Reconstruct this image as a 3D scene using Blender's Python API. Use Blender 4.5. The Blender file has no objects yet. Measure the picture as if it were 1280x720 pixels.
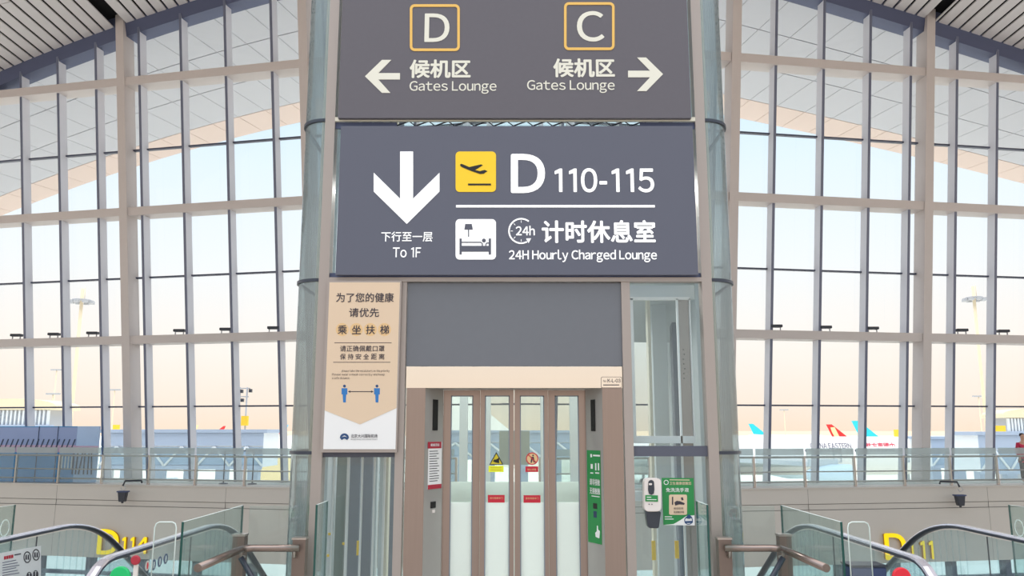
import bpy, bmesh, math, random
from mathutils import Vector, Matrix
random.seed(7)
C = bpy.context.scene.collection
PI = math.pi

# ------------------------------------------------------------------ camera, sky, lamps, exposure
F_PX, PITCH, EYE = 1025.0, math.radians(9.85), 1.75
cam = bpy.data.objects.new('camera', bpy.data.cameras.new('camera')); C.objects.link(cam)
cam.location = (0, 0, EYE); cam.rotation_euler = (PI/2 + PITCH, 0, 0)
cam.data.sensor_width = 36.0; cam.data.lens = F_PX/1280*36.0
cam.data.clip_start = 0.05; cam.data.clip_end = 20000
sc = bpy.context.scene; sc.camera = cam
sc.view_settings.view_transform = 'Standard'; sc.view_settings.look = 'None'
sc.view_settings.gamma = 1.0; sc.view_settings.use_curve_mapping = False
sc.view_settings.exposure = 0.0
try:
    sc.cycles.transparent_max_bounces = 40
    sc.cycles.max_bounces = 12
except Exception: pass

def lin(r, g, b):
    f = lambda v: (v/255)/12.92 if v/255 <= .04045 else ((v/255+.055)/1.055)**2.4
    return (f(r), f(g), f(b), 1)

ZENITH = 2.6; SHAFT_FILL_W = 55
world = bpy.data.worlds.new('sky'); sc.world = world; world.use_nodes = True
nt = world.node_tree; bg = nt.nodes['Background']; bg.inputs[1].default_value = 1.0
tc = nt.nodes.new('ShaderNodeTexCoord'); sx = nt.nodes.new('ShaderNodeSeparateXYZ'); rp = nt.nodes.new('ShaderNodeValToRGB')
nt.links.new(tc.outputs['Generated'], sx.inputs[0]); nt.links.new(sx.outputs['Z'], rp.inputs[0]); nt.links.new(rp.outputs[0], bg.inputs[0])
SKY = [(0.0, (251, 229, 206)), (.03, (252, 236, 219)), (.094, (253, 245, 236)), (.19, (243, 248, 250)), (.30, (230, 245, 254)), (.38, (214, 239, 253)), (.55, (226, 236, 246)), (1.0, (242, 240, 238))]
el = rp.color_ramp.elements
el[0].position, el[0].color = SKY[0][0], lin(*SKY[0][1]); el[1].position, el[1].color = SKY[-1][0], lin(*SKY[-1][1])
for p_, c_ in SKY[1:-1]:
    e_ = el.new(p_); e_.color = lin(*c_)
# the sky grows brighter towards the zenith (unseen boost added for ambient light)
mr = nt.nodes.new('ShaderNodeMapRange'); mr.interpolation_type = 'SMOOTHSTEP'
for i_, v_ in ((1, .40), (2, .72), (3, 1.09), (4, ZENITH)): mr.inputs[i_].default_value = v_
nt.links.new(sx.outputs['Z'], mr.inputs[0]); nt.links.new(mr.outputs[0], bg.inputs[1])

# ------------------------------------------------------------------ materials
def mat(name, rgb, rough=.6, metal=0.0, emit=0.0, noise=0.0, nscale=6.0, stretch=None, spec=.5):
    m = bpy.data.materials.new(name); m.use_nodes = True
    n = m.node_tree; b = n.nodes['Principled BSDF']
    col = lin(*rgb); b.inputs['Base Color'].default_value = col
    b.inputs['Roughness'].default_value = rough; b.inputs['Metallic'].default_value = metal
    b.inputs['Specular IOR Level'].default_value = spec
    if emit:
        b.inputs['Emission Color'].default_value = col; b.inputs['Emission Strength'].default_value = emit
    if noise:
        t = n.nodes.new('ShaderNodeTexCoord'); mp = n.nodes.new('ShaderNodeMapping'); nz = n.nodes.new('ShaderNodeTexNoise')
        if stretch: mp.inputs['Scale'].default_value = stretch
        nz.inputs['Scale'].default_value = nscale; nz.inputs['Detail'].default_value = 4
        mx = n.nodes.new('ShaderNodeMix'); mx.data_type = 'RGBA'
        mx.inputs[6].default_value = tuple(v*(1-noise) for v in col[:3])+(1,); mx.inputs[7].default_value = tuple(min(1, v*(1+noise)) for v in col[:3])+(1,)
        n.links.new(t.outputs['Object'], mp.inputs[0]); n.links.new(mp.outputs[0], nz.inputs['Vector'])
        n.links.new(nz.outputs[0], mx.inputs[0]); n.links.new(mx.outputs[2], b.inputs['Base Color'])
    return m

def glass(name, tint, refl=.06, edge=.55, rough=.02, haze=0.0):
    m = bpy.data.materials.new(name); m.use_nodes = True; n = m.node_tree
    for x in list(n.nodes): n.nodes.remove(x)
    out = n.nodes.new('ShaderNodeOutputMaterial'); tr = n.nodes.new('ShaderNodeBsdfTransparent'); gl = n.nodes.new('ShaderNodeBsdfGlossy')
    tr.inputs[0].default_value = (*tint, 1); gl.inputs['Roughness'].default_value = rough; gl.inputs[0].default_value = (.95, .97, 1, 1)
    lw = n.nodes.new('ShaderNodeLayerWeight'); lw.inputs[0].default_value = .5
    pw = n.nodes.new('ShaderNodeMath'); pw.operation = 'POWER'; pw.inputs[1].default_value = 4
    ml = n.nodes.new('ShaderNodeMath'); ml.operation = 'MULTIPLY_ADD'; ml.inputs[1].default_value = edge; ml.inputs[2].default_value = refl
    mx = n.nodes.new('ShaderNodeMixShader')
    n.links.new(lw.outputs['Facing'], pw.inputs[0]); n.links.new(pw.outputs[0], ml.inputs[0]); n.links.new(ml.outputs[0], mx.inputs[0])
    n.links.new(tr.outputs[0], mx.inputs[1]); n.links.new(gl.outputs[0], mx.inputs[2])
    last = mx
    if haze:
        df = n.nodes.new('ShaderNodeBsdfDiffuse'); df.inputs[0].default_value = (.75, .8, .8, 1)
        m2 = n.nodes.new('ShaderNodeMixShader'); m2.inputs[0].default_value = haze
        n.links.new(mx.outputs[0], m2.inputs[1]); n.links.new(df.outputs[0], m2.inputs[2]); last = m2
    n.links.new(last.outputs[0], out.inputs[0])
    return m

M = dict(
    white_paint=mat('white_paint', (210, 202, 200), .5, noise=.02),
    mullion=mat('mullion_metal', (216, 218, 228), .4),
    dark_bar=mat('dark_bar', (70, 76, 98), .45),
    cap=mat('mullion_shaded_face', (112, 118, 140), .4, .2),  # backlit front faces of the mullions, shade put into the colour
    head=mat('head_beam', (84, 92, 122), .5, .2),
    slat=mat('ceiling_slat', (218, 215, 217), .6, noise=.03, nscale=3),
    slot=mat('ceiling_slot', (12, 13, 20), .9),
    soffit=mat('soffit_panel', (206, 208, 216), .6),
    soffit_line=mat('soffit_joint', (116, 118, 128), .7),
    soffit_sunlit_edge=mat('soffit_sunlit_edge', (234, 214, 205), .6),  # pinkish low-sun light on the eave fringe, put into the colour
    band=mat('wall_band', (203, 197, 190), .6, noise=.02, nscale=.6),
    groove=mat('groove', (120, 116, 112), .7),
    floor=mat('terrazzo', (196, 186, 176), .25, noise=.05, nscale=40),
    tan=mat('tower_mullion', (170, 158, 152), .4, .25, noise=.02),
    inner_post=mat('shaft_post', (206, 213, 217), .5, .1),
    inner_dark=mat('shaft_dark', (124, 132, 144), .5, .1),
    inner_green=mat('shaft_grey_green', (140, 148, 142), .6),
    cream=mat('shaft_cream', (226, 222, 206), .5),
    board_up=mat('sign_board_upper', (97, 93, 101), .55, noise=.04, nscale=25),
    board_low=mat('sign_board_lower', (99, 101, 115), .6, spec=.3),
    panel=mat('blank_panel', (112, 114, 121), .45, .1, noise=.03, nscale=14),
    letter_white=mat('letter_white', (255, 255, 255), .5, emit=.22),
    letter_cream=mat('letter_cream', (232, 229, 216), .5),
    sign_yellow=mat('sign_yellow', (250, 206, 36), .5, emit=.04),
    frame_yellow=mat('frame_yellow', (238, 190, 98), .5),
    black=mat('black', (22, 20, 20), .5),
    sign_dark=mat('sign_dark', (88, 90, 104), .6),
    steel=mat('brushed_steel', (158, 141, 133), .3, .9, noise=.06, nscale=3, stretch=(40, 40, .6)),
    lintel=mat('polished_lintel', (240, 231, 220), .16, .95, noise=.03, nscale=1.2),
    reveal=mat('reveal_steel', (176, 172, 168), .33, .35, noise=.05, nscale=2),
    chrome=mat('tube_steel', (190, 178, 172), .28, .9),
    tube_dark=mat('tube_dark', (150, 134, 128), .25, .9),
    post_brown=mat('post_steel', (140, 122, 114), .4, .7),
    rail_dark=mat('rail_dark', (60, 64, 76), .35, .2),
    rubber=mat('handrail_rubber', (62, 66, 80), .38),
    rail_sheen=mat('handrail_sheen', (226, 222, 232), .22, .7),
    frost=mat('frosted_film', (246, 252, 249), .7),
    poster_peach=mat('poster_peach', (224, 198, 171), .6),
    poster_white=mat('poster_white', (238, 236, 236), .6),
    poster_tan=mat('poster_tan', (228, 190, 140), .6),
    ink=mat('ink', (62, 56, 66), .7),
    blue=mat('icon_blue', (46, 118, 186), .6),
    navy=mat('navy', (40, 74, 120), .6),
    red=mat('sticker_red', (196, 30, 54), .5),
    dark_red=mat('sheet_red', (176, 44, 62), .5),
    green=mat('poster_green', (40, 138, 72), .55),
    lime=mat('sticker_lime', (236, 240, 40), .5),
    dull_yellow=mat('sticker_yellow', (206, 186, 40), .5),
    pale=mat('pale_plastic', (232, 222, 218), .4),
    charcoal=mat('charcoal_plastic', (52, 56, 66), .4),
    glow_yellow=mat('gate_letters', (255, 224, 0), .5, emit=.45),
    glow_side=mat('gate_letter_side', (206, 150, 0), .5),
    lamp_green=mat('lamp_green', (10, 170, 96), .4, emit=.25),
    lamp_red=mat('lamp_red', (206, 30, 50), .4, emit=.2),
    apron=mat('apron_concrete', (250, 246, 232), .9, noise=.03, nscale=.03),
    land=mat('far_land', (240, 208, 172), .9, noise=.08, nscale=.01),
    jet_white=mat('jet_white', (250, 246, 242), .45),
    jet_grey=mat('jet_grey', (200, 206, 212), .5),
    jet_blue=mat('engine_blue', (206, 226, 240), .4),
    window_dark=mat('cabin_window', (70, 78, 100), .4),
    cyan=mat('fin_cyan', (40, 208, 228), .5),
    fin_red=mat('fin_red', (226, 44, 44), .5),
    fin_cream=mat('fin_cream', (252, 226, 170), .5),
    fin_pale=mat('fin_pale_blue', (130, 206, 240), .5),
    text_grey=mat('jet_text_grey', (84, 82, 112), .5),
    text_red=mat('jet_text_red', (214, 36, 76), .5),
    bridge=mat('bridge_grey', (164, 180, 204), .5),
    bridge_light=mat('bridge_light', (226, 232, 238), .5),
    bridge_glass=mat('bridge_glass', (156, 178, 202), .25),
    pole=mat('mast_pole', (240, 222, 190), .6),
    pole_grey=mat('pole_grey', (176, 178, 184), .6),
    yellow_box=mat('yellow_box', (250, 206, 50), .6),
    mural_top=mat('mural_grey_blue', (150, 168, 212), .5),
    mural_pink=mat('mural_pink', (204, 172, 198), .5),
    mural_blue=mat('mural_blue', (62, 146, 206), .5, noise=.12, nscale=1.5),
    mural_pale=mat('mural_pale', (178, 204, 240), .5, noise=.08, nscale=1.5),
    mural_dark=mat('mural_dark', (40, 58, 90), .5),
    skin=mat('skin', (206, 160, 136), .6),
    coat=mat('red_coat', (200, 40, 80), .7),
    trousers=mat('dark_trousers', (40, 42, 54), .7),
    box_blue=mat('box_blue', (62, 74, 112), .5),
    step=mat('escalator_step', (92, 94, 102), .5, .5),
    sky_pane=glass('facade_glass', (.985, .99, .995), .012, .3),
    low_pane=glass('lower_glass', (.74, .82, .86), .04, .4),
    tower_glass=glass('tower_glass', (.90, .945, .955), .035, .6, haze=.015),
    corner_glass=glass('corner_glass', (.79, .82, .82), .08, .6, haze=.07),
    door_glass=glass('door_glass', (.92, .97, .95), .03, .5, haze=.03),
    guard_glass=glass('guard_glass', (.85, .92, .90), .03, .5, haze=.05),
    thin_glass=glass('thin_glass', (.92, .95, .94), .03, .5, haze=.03),
    rail_glass=glass('rail_glass', (.86, .93, .94), .03, .4, haze=.08),
    frost_strip=glass('frosted_strip', (.70, .76, .77), .02, .3, haze=.4),
    glass_edge=mat('glass_edge', (28, 78, 72), .2),
    glass_rim=mat('glass_rim', (220, 232, 228), .3),
)

# frosted film lets daylight glow through
_n = M['frost'].node_tree; _b = _n.nodes['Principled BSDF']; _t = _n.nodes.new('ShaderNodeBsdfTranslucent'); _t.inputs[0].default_value = lin(250, 254, 252)
_x = _n.nodes.new('ShaderNodeMixShader'); _x.inputs[0].default_value = .55
_n.links.new(_b.outputs[0], _x.inputs[1]); _n.links.new(_t.outputs[0], _x.inputs[2]); _n.links.new(_x.outputs[0], _n.nodes['Material Output'].inputs[0])

# ------------------------------------------------------------------ geometry helpers
class MB:
    def __init__(s): s.b = bmesh.new(); s.mi = 0
    def hexa(s, P):
        v = [s.b.verts.new(p) for p in P]
        for q in ((0, 3, 2, 1), (4, 5, 6, 7), (0, 1, 5, 4), (1, 2, 6, 5), (2, 3, 7, 6), (3, 0, 4, 7)):
            f = s.b.faces.new([v[i] for i in q]); f.material_index = s.mi
        return s
    def box(s, x0, x1, y0, y1, z0, z1):
        return s.hexa([(x0, y0, z0), (x1, y0, z0), (x1, y1, z0), (x0, y1, z0), (x0, y0, z1), (x1, y0, z1), (x1, y1, z1), (x0, y1, z1)])
    def prism(s, pts, off):           # closed outline (3-D points) pushed by vector off
        off = Vector(off); n = len(pts)
        a = [s.b.verts.new(p) for p in pts]; c = [s.b.verts.new(Vector(p)+off) for p in pts]
        for f in (s.b.faces.new(a), s.b.faces.new(c[::-1])): f.material_index = s.mi
        for i in range(n):
            f = s.b.faces.new((a[i], c[i], c[(i+1) % n], a[(i+1) % n])); f.material_index = s.mi
        return s
    def quad(s, *p):
        f = s.b.faces.new([s.b.verts.new(q) for q in p]); f.material_index = s.mi; return s
    def sweep(s, path, ring, up=(0, 0, 1), cap=True, closed=False):   # ring: 2-D section (side, up)
        path = [Vector(p) for p in path]; R = []
        n = len(path)
        for i, p in enumerate(path):
            t = (path[min(i+1, n-1)]-path[max(i-1, 0)]).normalized()
            u = Vector(up); side = t.cross(u)
            if side.length < 1e-4: side = t.cross(Vector((0, 1, 0)))
            side.normalize(); u2 = side.cross(t).normalized()
            R.append([s.b.verts.new(p+side*a+u2*b) for a, b in ring])
        m = len(ring)
        for i in range(n-1):
            for j in range(m):
                f = s.b.faces.new((R[i][j], R[i][(j+1) % m], R[i+1][(j+1) % m], R[i+1][j])); f.material_index = s.mi; f.smooth = m > 5
        if cap:
            s.b.faces.new(R[0][::-1]).material_index = s.mi; s.b.faces.new(R[-1]).material_index = s.mi
        return s
    def tube(s, path, r, seg=10, up=(0, 0, 1), ry=None):
        return s.sweep(path, [(r*math.cos(2*PI*i/seg), (ry or r)*math.sin(2*PI*i/seg)) for i in range(seg)], up)
    def lathe(s, prof, o, ax, seg=24):      # prof: (along, radius) about axis ax from o
        o = Vector(o); ax = Vector(ax).normalized(); a = ax.orthogonal().normalized(); b = ax.cross(a); R = []
        for h, r in prof:
            R.append([s.b.verts.new(o+ax*h+(a*math.cos(2*PI*i/seg)+b*math.sin(2*PI*i/seg))*max(r, 1e-4)) for i in range(seg)])
        for i in range(len(R)-1):
            for j in range(seg):
                f = s.b.faces.new((R[i][j], R[i][(j+1) % seg], R[i+1][(j+1) % seg], R[i+1][j])); f.smooth = True; f.material_index = s.mi
        s.b.faces.new(R[0][::-1]).material_index = s.mi; s.b.faces.new(R[-1]).material_index = s.mi
        return s
    def add_mesh(s, me, mx):
        off = len(s.b.verts); v = [s.b.verts.new(mx @ w.co) for w in me.vertices]
        for p in me.polygons:
            try: s.b.faces.new([v[i] for i in p.vertices]).material_index = s.mi
            except ValueError: pass
        return s
    def build(s, name, mats, parent=None, flip=True, bevel=0.0):
        if flip: bmesh.ops.recalc_face_normals(s.b, faces=s.b.faces[:])
        if bevel: bmesh.ops.bevel(s.b, geom=s.b.edges[:], offset=bevel, segments=2, affect='EDGES')
        me = bpy.data.meshes.new(name); s.b.to_mesh(me); s.b.free()
        for m_ in (mats if isinstance(mats, (list, tuple)) else [mats]): me.materials.append(M[m_])
        o = bpy.data.objects.new(name, me); C.objects.link(o)
        if parent:
            o.parent = parent
            if parent.type == 'EMPTY': o.location = -parent.location
        return o

def tag(o, label, cat, group=None):
    o['label'] = label; o['category'] = cat
    if group: o['group'] = group
    return o
def thing(name, loc, label, cat, group=None):
    o = bpy.data.objects.new(name, None); C.objects.link(o); o.location = loc; o.empty_display_size = .2
    return tag(o, label, cat, group)
def struct(o): o['kind'] = 'structure'; return o
def copy_tree(o, parent=None):
    c = o.copy(); C.objects.link(c); c.parent = parent
    for ch in list(o.children): copy_tree(ch, c)
    return c

cP, sP = math.cos(PITCH), math.sin(PITCH)
def ray(x, y):
    u = (x-640)/F_PX; v = (360-y)/F_PX
    return Vector((u, cP-v*sP, sP+v*cP))
def at(x, y, Y):                      # where the sight line through a picture point meets the upright plane at distance Y
    r = ray(x, y); return Vector((0, 0, EYE))+r*(Y/r.y)
def plane_hit(x, y, p0, n):
    r = ray(x, y); o = Vector((0, 0, EYE)); return o+r*((Vector(p0)-o).dot(n)/r.dot(n))

# lettering: every glyph is laid out as a flat mesh and thickened a little
_G = {}
def poly_mesh(*loops):
    me = bpy.data.meshes.new('glyph'); v = []; f = []
    for L in loops:
        f.append(list(range(len(v), len(v)+len(L)))); v += [(a, b, 0) for a, b in L]
    me.from_pydata(v, [], f); return me
def glyph(ch):
    if ch in _G: return _G[ch]
    if ch == '1':
        _G[ch] = (poly_mesh([(.15, 0), (.24, 0), (.24, .733), (.17, .733), (.15, .70), (.15, .62)], [(.15, .62), (.15, .70), (.17, .733), (.0, .655), (.0, .575)]), -.09, .33, 0, .733); return _G[ch]
    if ch == '-':
        _G[ch] = (poly_mesh([(0, .245), (.24, .245), (.24, .325), (0, .325)]), -.02, .26, .245, .325); return _G[ch]
    c2 = chr(ord(ch)+0xFEE0) if 33 <= ord(ch) <= 126 else ch
    cu = bpy.data.curves.new('glyph', 'FONT'); cu.body = c2; cu.size = 1; cu.resolution_u = 7
    ob = bpy.data.objects.new('glyph', cu); C.objects.link(ob)
    dg = bpy.context.evaluated_depsgraph_get(); dg.update()
    me = bpy.data.meshes.new_from_object(ob.evaluated_get(dg)); bpy.data.objects.remove(ob)
    xs = [v.co.x for v in me.vertices] or [0, .3]; ys = [v.co.y for v in me.vertices] or [0, .3]
    _G[ch] = (me, min(xs), max(xs), min(ys), max(ys)); return _G[ch]
def lay(text, gap=.09, cjk_gap=.06):
    x = 0; out = []; lo, hi = 9, -9
    for ch in text:
        if ch == ' ': x += .26; continue
        me, a, b, y0, y1 = glyph(ch); wide = ord(ch) > 0x2E80
        if wide:
            out.append((me, x+.03-a if False else x-0.0)); x += 1.0+cjk_gap-.06
        else:
            out.append((me, x-a)); x += (b-a)+gap
        lo = min(lo, y0); hi = max(hi, y1)
    return out
def text(parent, body, corner, u, v, n, mat_, bold=0.0, name='lettering', cap=None, gap=.09, depth=.002, fit=True):
    """corner: lower-left point; u, v: vectors spanning the width and the height of the whole inked box; n: outward normal."""
    items = lay(body, gap)
    xs = []; ys = []
    for me, dx in items:
        for w in me.vertices: xs.append(w.co.x+dx); ys.append(w.co.y)
    x0, x1 = min(xs), max(xs); y0, y1 = min(ys), max(ys)
    if cap is not None: y0, y1 = cap           # font heights that the box stands for
    U = Vector(u)/(x1-x0); V = Vector(v)/(y1-y0); N = Vector(n).normalized()*depth
    o = Vector(corner); mb = MB()
    sh = [(0, 0)] if not bold else [(0, 0), (bold, 0), (-bold, 0), (0, bold), (0, -bold), (bold*.7, bold*.7), (-bold*.7, bold*.7), (bold*.7, -bold*.7), (-bold*.7, -bold*.7)]
    for me, dx in items:
        for k, (bx_, by_) in enumerate(sh):
            vs = [mb.b.verts.new(o+U*(w.co.x+dx-x0+bx_)+V*(w.co.y-y0+by_)+N*(1+.02*k)) for w in me.vertices]
            for p in me.polygons:
                try: mb.b.faces.new([vs[i] for i in p.vertices])
                except ValueError: pass
    return mb.build(name, mat_, parent, flip=False)
CAP = (0.0, .733)                       # baseline and capital height of the face
def ptext(parent, body, x0, y0, x1, y1, Y, mat_, bold=0.0, name='lettering', cap=None, gap=.09):
    a = at(x0, y1, Y); b = at(x1, y1, Y); c = at(x0, y0, Y)
    return text(parent, body, a, b-a, Vector((0, 0, (c-a).z)), (0, -1, 0), mat_, bold, name, cap, gap)
def pshape(parent, pts, Y, mat_, name, thick=.003):
    return MB().prism([at(x, y, Y) for x, y in pts], (0, -thick, 0)).build(name, mat_, parent)
def rrect(x0, y0, x1, y1, r, k=5):
    P = []
    for cx, cy, a0 in ((x1-r, y0+r, -90), (x1-r, y1-r, 0), (x0+r, y1-r, 90), (x0+r, y0+r, 180)):
        for i in range(k+1):
            a = math.radians(a0+90*i/k); P.append((cx+r*math.cos(a), cy+r*math.sin(a)))
    return P
def ring_mb(outer, inner, Y, thick):
    mb = MB(); n = len(outer)
    A = [at(*p, Y) for p in outer]; B = [at(*p, Y) for p in inner]; t = Vector((0, -thick, 0))
    for i in range(n):
        j = (i+1) % n
        mb.hexa([A[i], A[j], B[j], B[i], A[i]+t, A[j]+t, B[j]+t, B[i]+t])
    return mb
def circ(cx, cy, r, k=28, a0=0, a1=360):
    return [(cx+r*math.cos(math.radians(a0+(a1-a0)*i/(k if a1-a0 < 360 else k))), cy+r*math.sin(math.radians(a0+(a1-a0)*i/k))) for i in range(k+(0 if a1-a0 >= 360 else 1))]

# ------------------------------------------------------------------ the leaning glass facade: two halves meeting behind the lift
K_LEAN = .15
SIDE = {}
for sd, Y0, t, sg in (('L', 24.25, .219, -1), ('R', 24.10, .166, 1)):
    ph = math.atan(t)
    SIDE[sd] = dict(p=Vector((0, Y0, 0)), d=Vector((sg*math.cos(ph), math.sin(ph), 0)), out=Vector((-sg*math.sin(ph), math.cos(ph), 0)), sg=sg)
def fp(sd, s, off, z):                 # on the leaning facade
    q = SIDE[sd]; return q['p']+q['d']*s+q['out']*(2+off-K_LEAN*z)+Vector((0, 0, z))
def lp(sd, s, off, z):                 # on the upright wall below
    q = SIDE[sd]; return q['p']+q['d']*s+q['out']*off+Vector((0, 0, z))
def ledge_s(sd, x, y):
    q = SIDE[sd]; return (plane_hit(x, y, q['p'], q['out'])-q['p']).dot(q['d'])
def fbar(mb, fn, sd, s0, s1, o0, o1, z0, z1):
    return mb.hexa([fn(sd, s0, o0, z0), fn(sd, s1, o0, z0), fn(sd, s1, o1, z0), fn(sd, s0, o1, z0), fn(sd, s0, o0, z1), fn(sd, s1, o0, z1), fn(sd, s1, o1, z1), fn(sd, s0, o1, z1)])
def head(sd, s):
    return 17.50-.0299*s-.0062*s*s if sd == 'L' else 18.21-.148*s-.00193*s*s
BEAMS = (13.84, 9.30, 4.86); THIN = (11.54, 7.06, 2.57)
BAYS = [('L', 14.21, 21.2, [15.15, 16.73, 18.30, 19.9], 1), ('L', 7.25, 13.90, [8.31, 10.04, 11.75, 13.40], 2), ('L', 0.0, 6.95, [1.6, 3.3, 5.0, 6.4], 3),
        ('R', 0.0, 7.28, [1.7, 3.6, 5.3, 6.8], 4), ('R', 7.62, 14.33, [8.90, 10.62, 12.32, 13.84], 5), ('R', 14.65, 21.7, [15.60, 17.17, 18.75, 20.3], 6)]
for sd, s0, s1, ms, k in BAYS:
    mb = MB(); n = 6
    for i in range(n):
        a = s0+(s1-s0)*i/n; b = s0+(s1-s0)*(i+1)/n
        z1a, z1b = head(sd, a)-.3, head(sd, b)-.3
        mb.hexa([fp(sd, a, .45, -.1), fp(sd, b, .45, -.1), fp(sd, b, .47, -.1), fp(sd, a, .47, -.1), fp(sd, a, .45, z1a), fp(sd, b, .45, z1b), fp(sd, b, .47, z1b), fp(sd, a, .47, z1a)])
    win = struct(mb.build(f'window_{k}', 'sky_pane'))
    for m_ in ms:
        sg = 1 if sd == 'L' else -1
        h = head(sd, m_)-.25
        fbar(MB(), fp, sd, m_-.045, m_+.045, .10, .46, 0, h).build('mullion', 'mullion', win)
        fbar(MB(), fp, sd, m_-.045, m_+.045, .085, .10, 0, h).build('mullion_shaded_face', 'cap', win)  # thin strip with the backlit shade put into its colour
    for z in BEAMS:
        fbar(MB(), fp, sd, s0, s1, 0, .62, z-.14, z+.14).build('transom_beam', 'white_paint', win)
    for z in THIN:
        fbar(MB(), fp, sd, s0, s1, .36, .5, z-.025, z+.025).build('glazing_bar', 'dark_bar', win)
    fbar(MB(), fp, sd, s0, s1, .1, .6, -.1, .02).build('sill', 'mullion', win)
    mb = MB()
    for i in range(n):
        a = s0+(s1-s0)*i/n; b = s0+(s1-s0)*(i+1)/n; ha, hb = head(sd, a), head(sd, b)
        mb.hexa([fp(sd, a, .12, ha-.42), fp(sd, b, .12, hb-.42), fp(sd, b, .7, hb-.42), fp(sd, a, .7, ha-.42), fp(sd, a, .0, ha+.3), fp(sd, b, .0, hb+.3), fp(sd, b, .7, hb+.3), fp(sd, a, .7, ha+.3)])
    mb.build('head_beam', 'head', win)
COLS = [('L', 14.055, 'tall pale steel facade column standing above the D114 letters'), ('L', 7.1, 'tall pale facade column hidden behind the lift tower towards D114'),
        ('R', 7.45, 'tall pale facade column showing just beside the lift tower glass on the D111 half'), ('R', 14.49, 'tall pale steel facade column standing beyond the jet nose near D111')]
for sd, s_, lb in COLS:
    h = head(sd, s_)+(.35 if s_ > 10 else .2)
    o = fbar(MB(), fp, sd, s_-.155, s_+.155, -.05, .52, -.1, h).build('facade_column', 'white_paint')
    tag(o, lb, 'column', 'facade columns')

# ------------------------------------------------------------------ ceiling slats inside, soffit outside
mb = MB(); mbk = MB()
def ceil_z(X):
    return head('L', (-X-.08)/.977) if X < 0 else head('R', (X-.05)/.986)
def wall_y(X):
    if X < 0: s = (-X-.08)/.977; return fp('L', s, .05, head('L', s)).y
    s = (X-.05)/.986; return fp('R', s, .05, head('R', s)).y
colX = [fp('L', 14.055, 0, head('L', 14)).x, fp('R', 14.49, 0, head('R', 14.5)).x]
PITCH_S = .41; x = -30.0
while x < 30:
    xa_, xb_ = x, x+PITCH_S-.09
    segs = [(xa_, xb_)]
    for c in colX:
        segs = [q_ for l_, r_ in segs for q_ in ((l_, min(r_, c-.2)), (max(l_, c+.2), r_)) if q_[1]-q_[0] > .02]
    for x0_, x1 in segs:
        for ya, yb in ((9.0, 13.0), (13.03, 17.0), (17.03, None)):
            za, zb = ceil_z(x0_), ceil_z(x1)
            y0a, y0b = (yb or wall_y(x0_)), (yb or wall_y(x1))
            if yb is None:
                mid = wall_y(x0_)-3.2
                for p0, p1, q0, q1 in ((ya, ya, mid, mid), (mid+.03, mid+.03, y0a, y0b)):
                    mb.hexa([(x0_, p0, za), (x1, p1, zb), (x1, q1, zb), (x0_, q0, za), (x0_, p0, za+.04), (x1, p1, zb+.04), (x1, q1, zb+.04), (x0_, q0, za+.04)])
            else:
                mb.hexa([(x0_, ya, za), (x1, ya, zb), (x1, yb, zb), (x0_, yb, za), (x0_, ya, za+.04), (x1, ya, zb+.04), (x1, yb, zb+.04), (x0_, yb, za+.04)])
    x += PITCH_S
mb.mi = 1
for i in range(60):
    a, b = -30+i, -29+i
    mb.quad((a, 9, ceil_z(a)+.35), (b, 9, ceil_z(b)+.35), (b, wall_y(b)+.3, ceil_z(b)+.35), (a, wall_y(a)+.3, ceil_z(a)+.35))
struct(mb.build('ceiling', ['slat', 'slot']))
for sd, k in (('L', 1), ('R', 2)):
    q = SIDE[sd]; mb = MB(); smax = 40.0; N = 32
    def sof(s, f):
        L = max(4.0, (11.9-.175*(s-13)) if sd == 'L' else (11.75-.17*(s-13.65)))
        h = head(sd, s); b = fp(sd, s, .5, h)
        return b+q['out']*(L-.5)*f+Vector((0, 0, .053*(L-.5)*f))
    ds = smax/N
    gap = .012; rows = [0, .27, .52, .80, 1.0]
    for i in range(N):
        a, b = i*ds, (i+1)*ds
        for r in range(4):
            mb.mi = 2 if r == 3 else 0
            f0, f1 = rows[r]+.0025, rows[r+1]-.0025
            P = [sof(a+gap, f0), sof(b-gap, f0), sof(b-gap, f1), sof(a+gap, f1)]
            mb.hexa(P+[p+Vector((0, 0, .05)) for p in P])
    mb.mi = 1
    for i in range(N):
        a, b = i*ds, (i+1)*ds
        P = [sof(a, 0), sof(b, 0), sof(b, 1), sof(a, 1)]
        mb.hexa([p+Vector((0, 0, .06)) for p in P]+[p+Vector((0, 0, .45)) for p in P])
    struct(mb.build(f'trim_{k}', ['soffit', 'soffit_line', 'soffit_sunlit_edge']))

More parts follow.
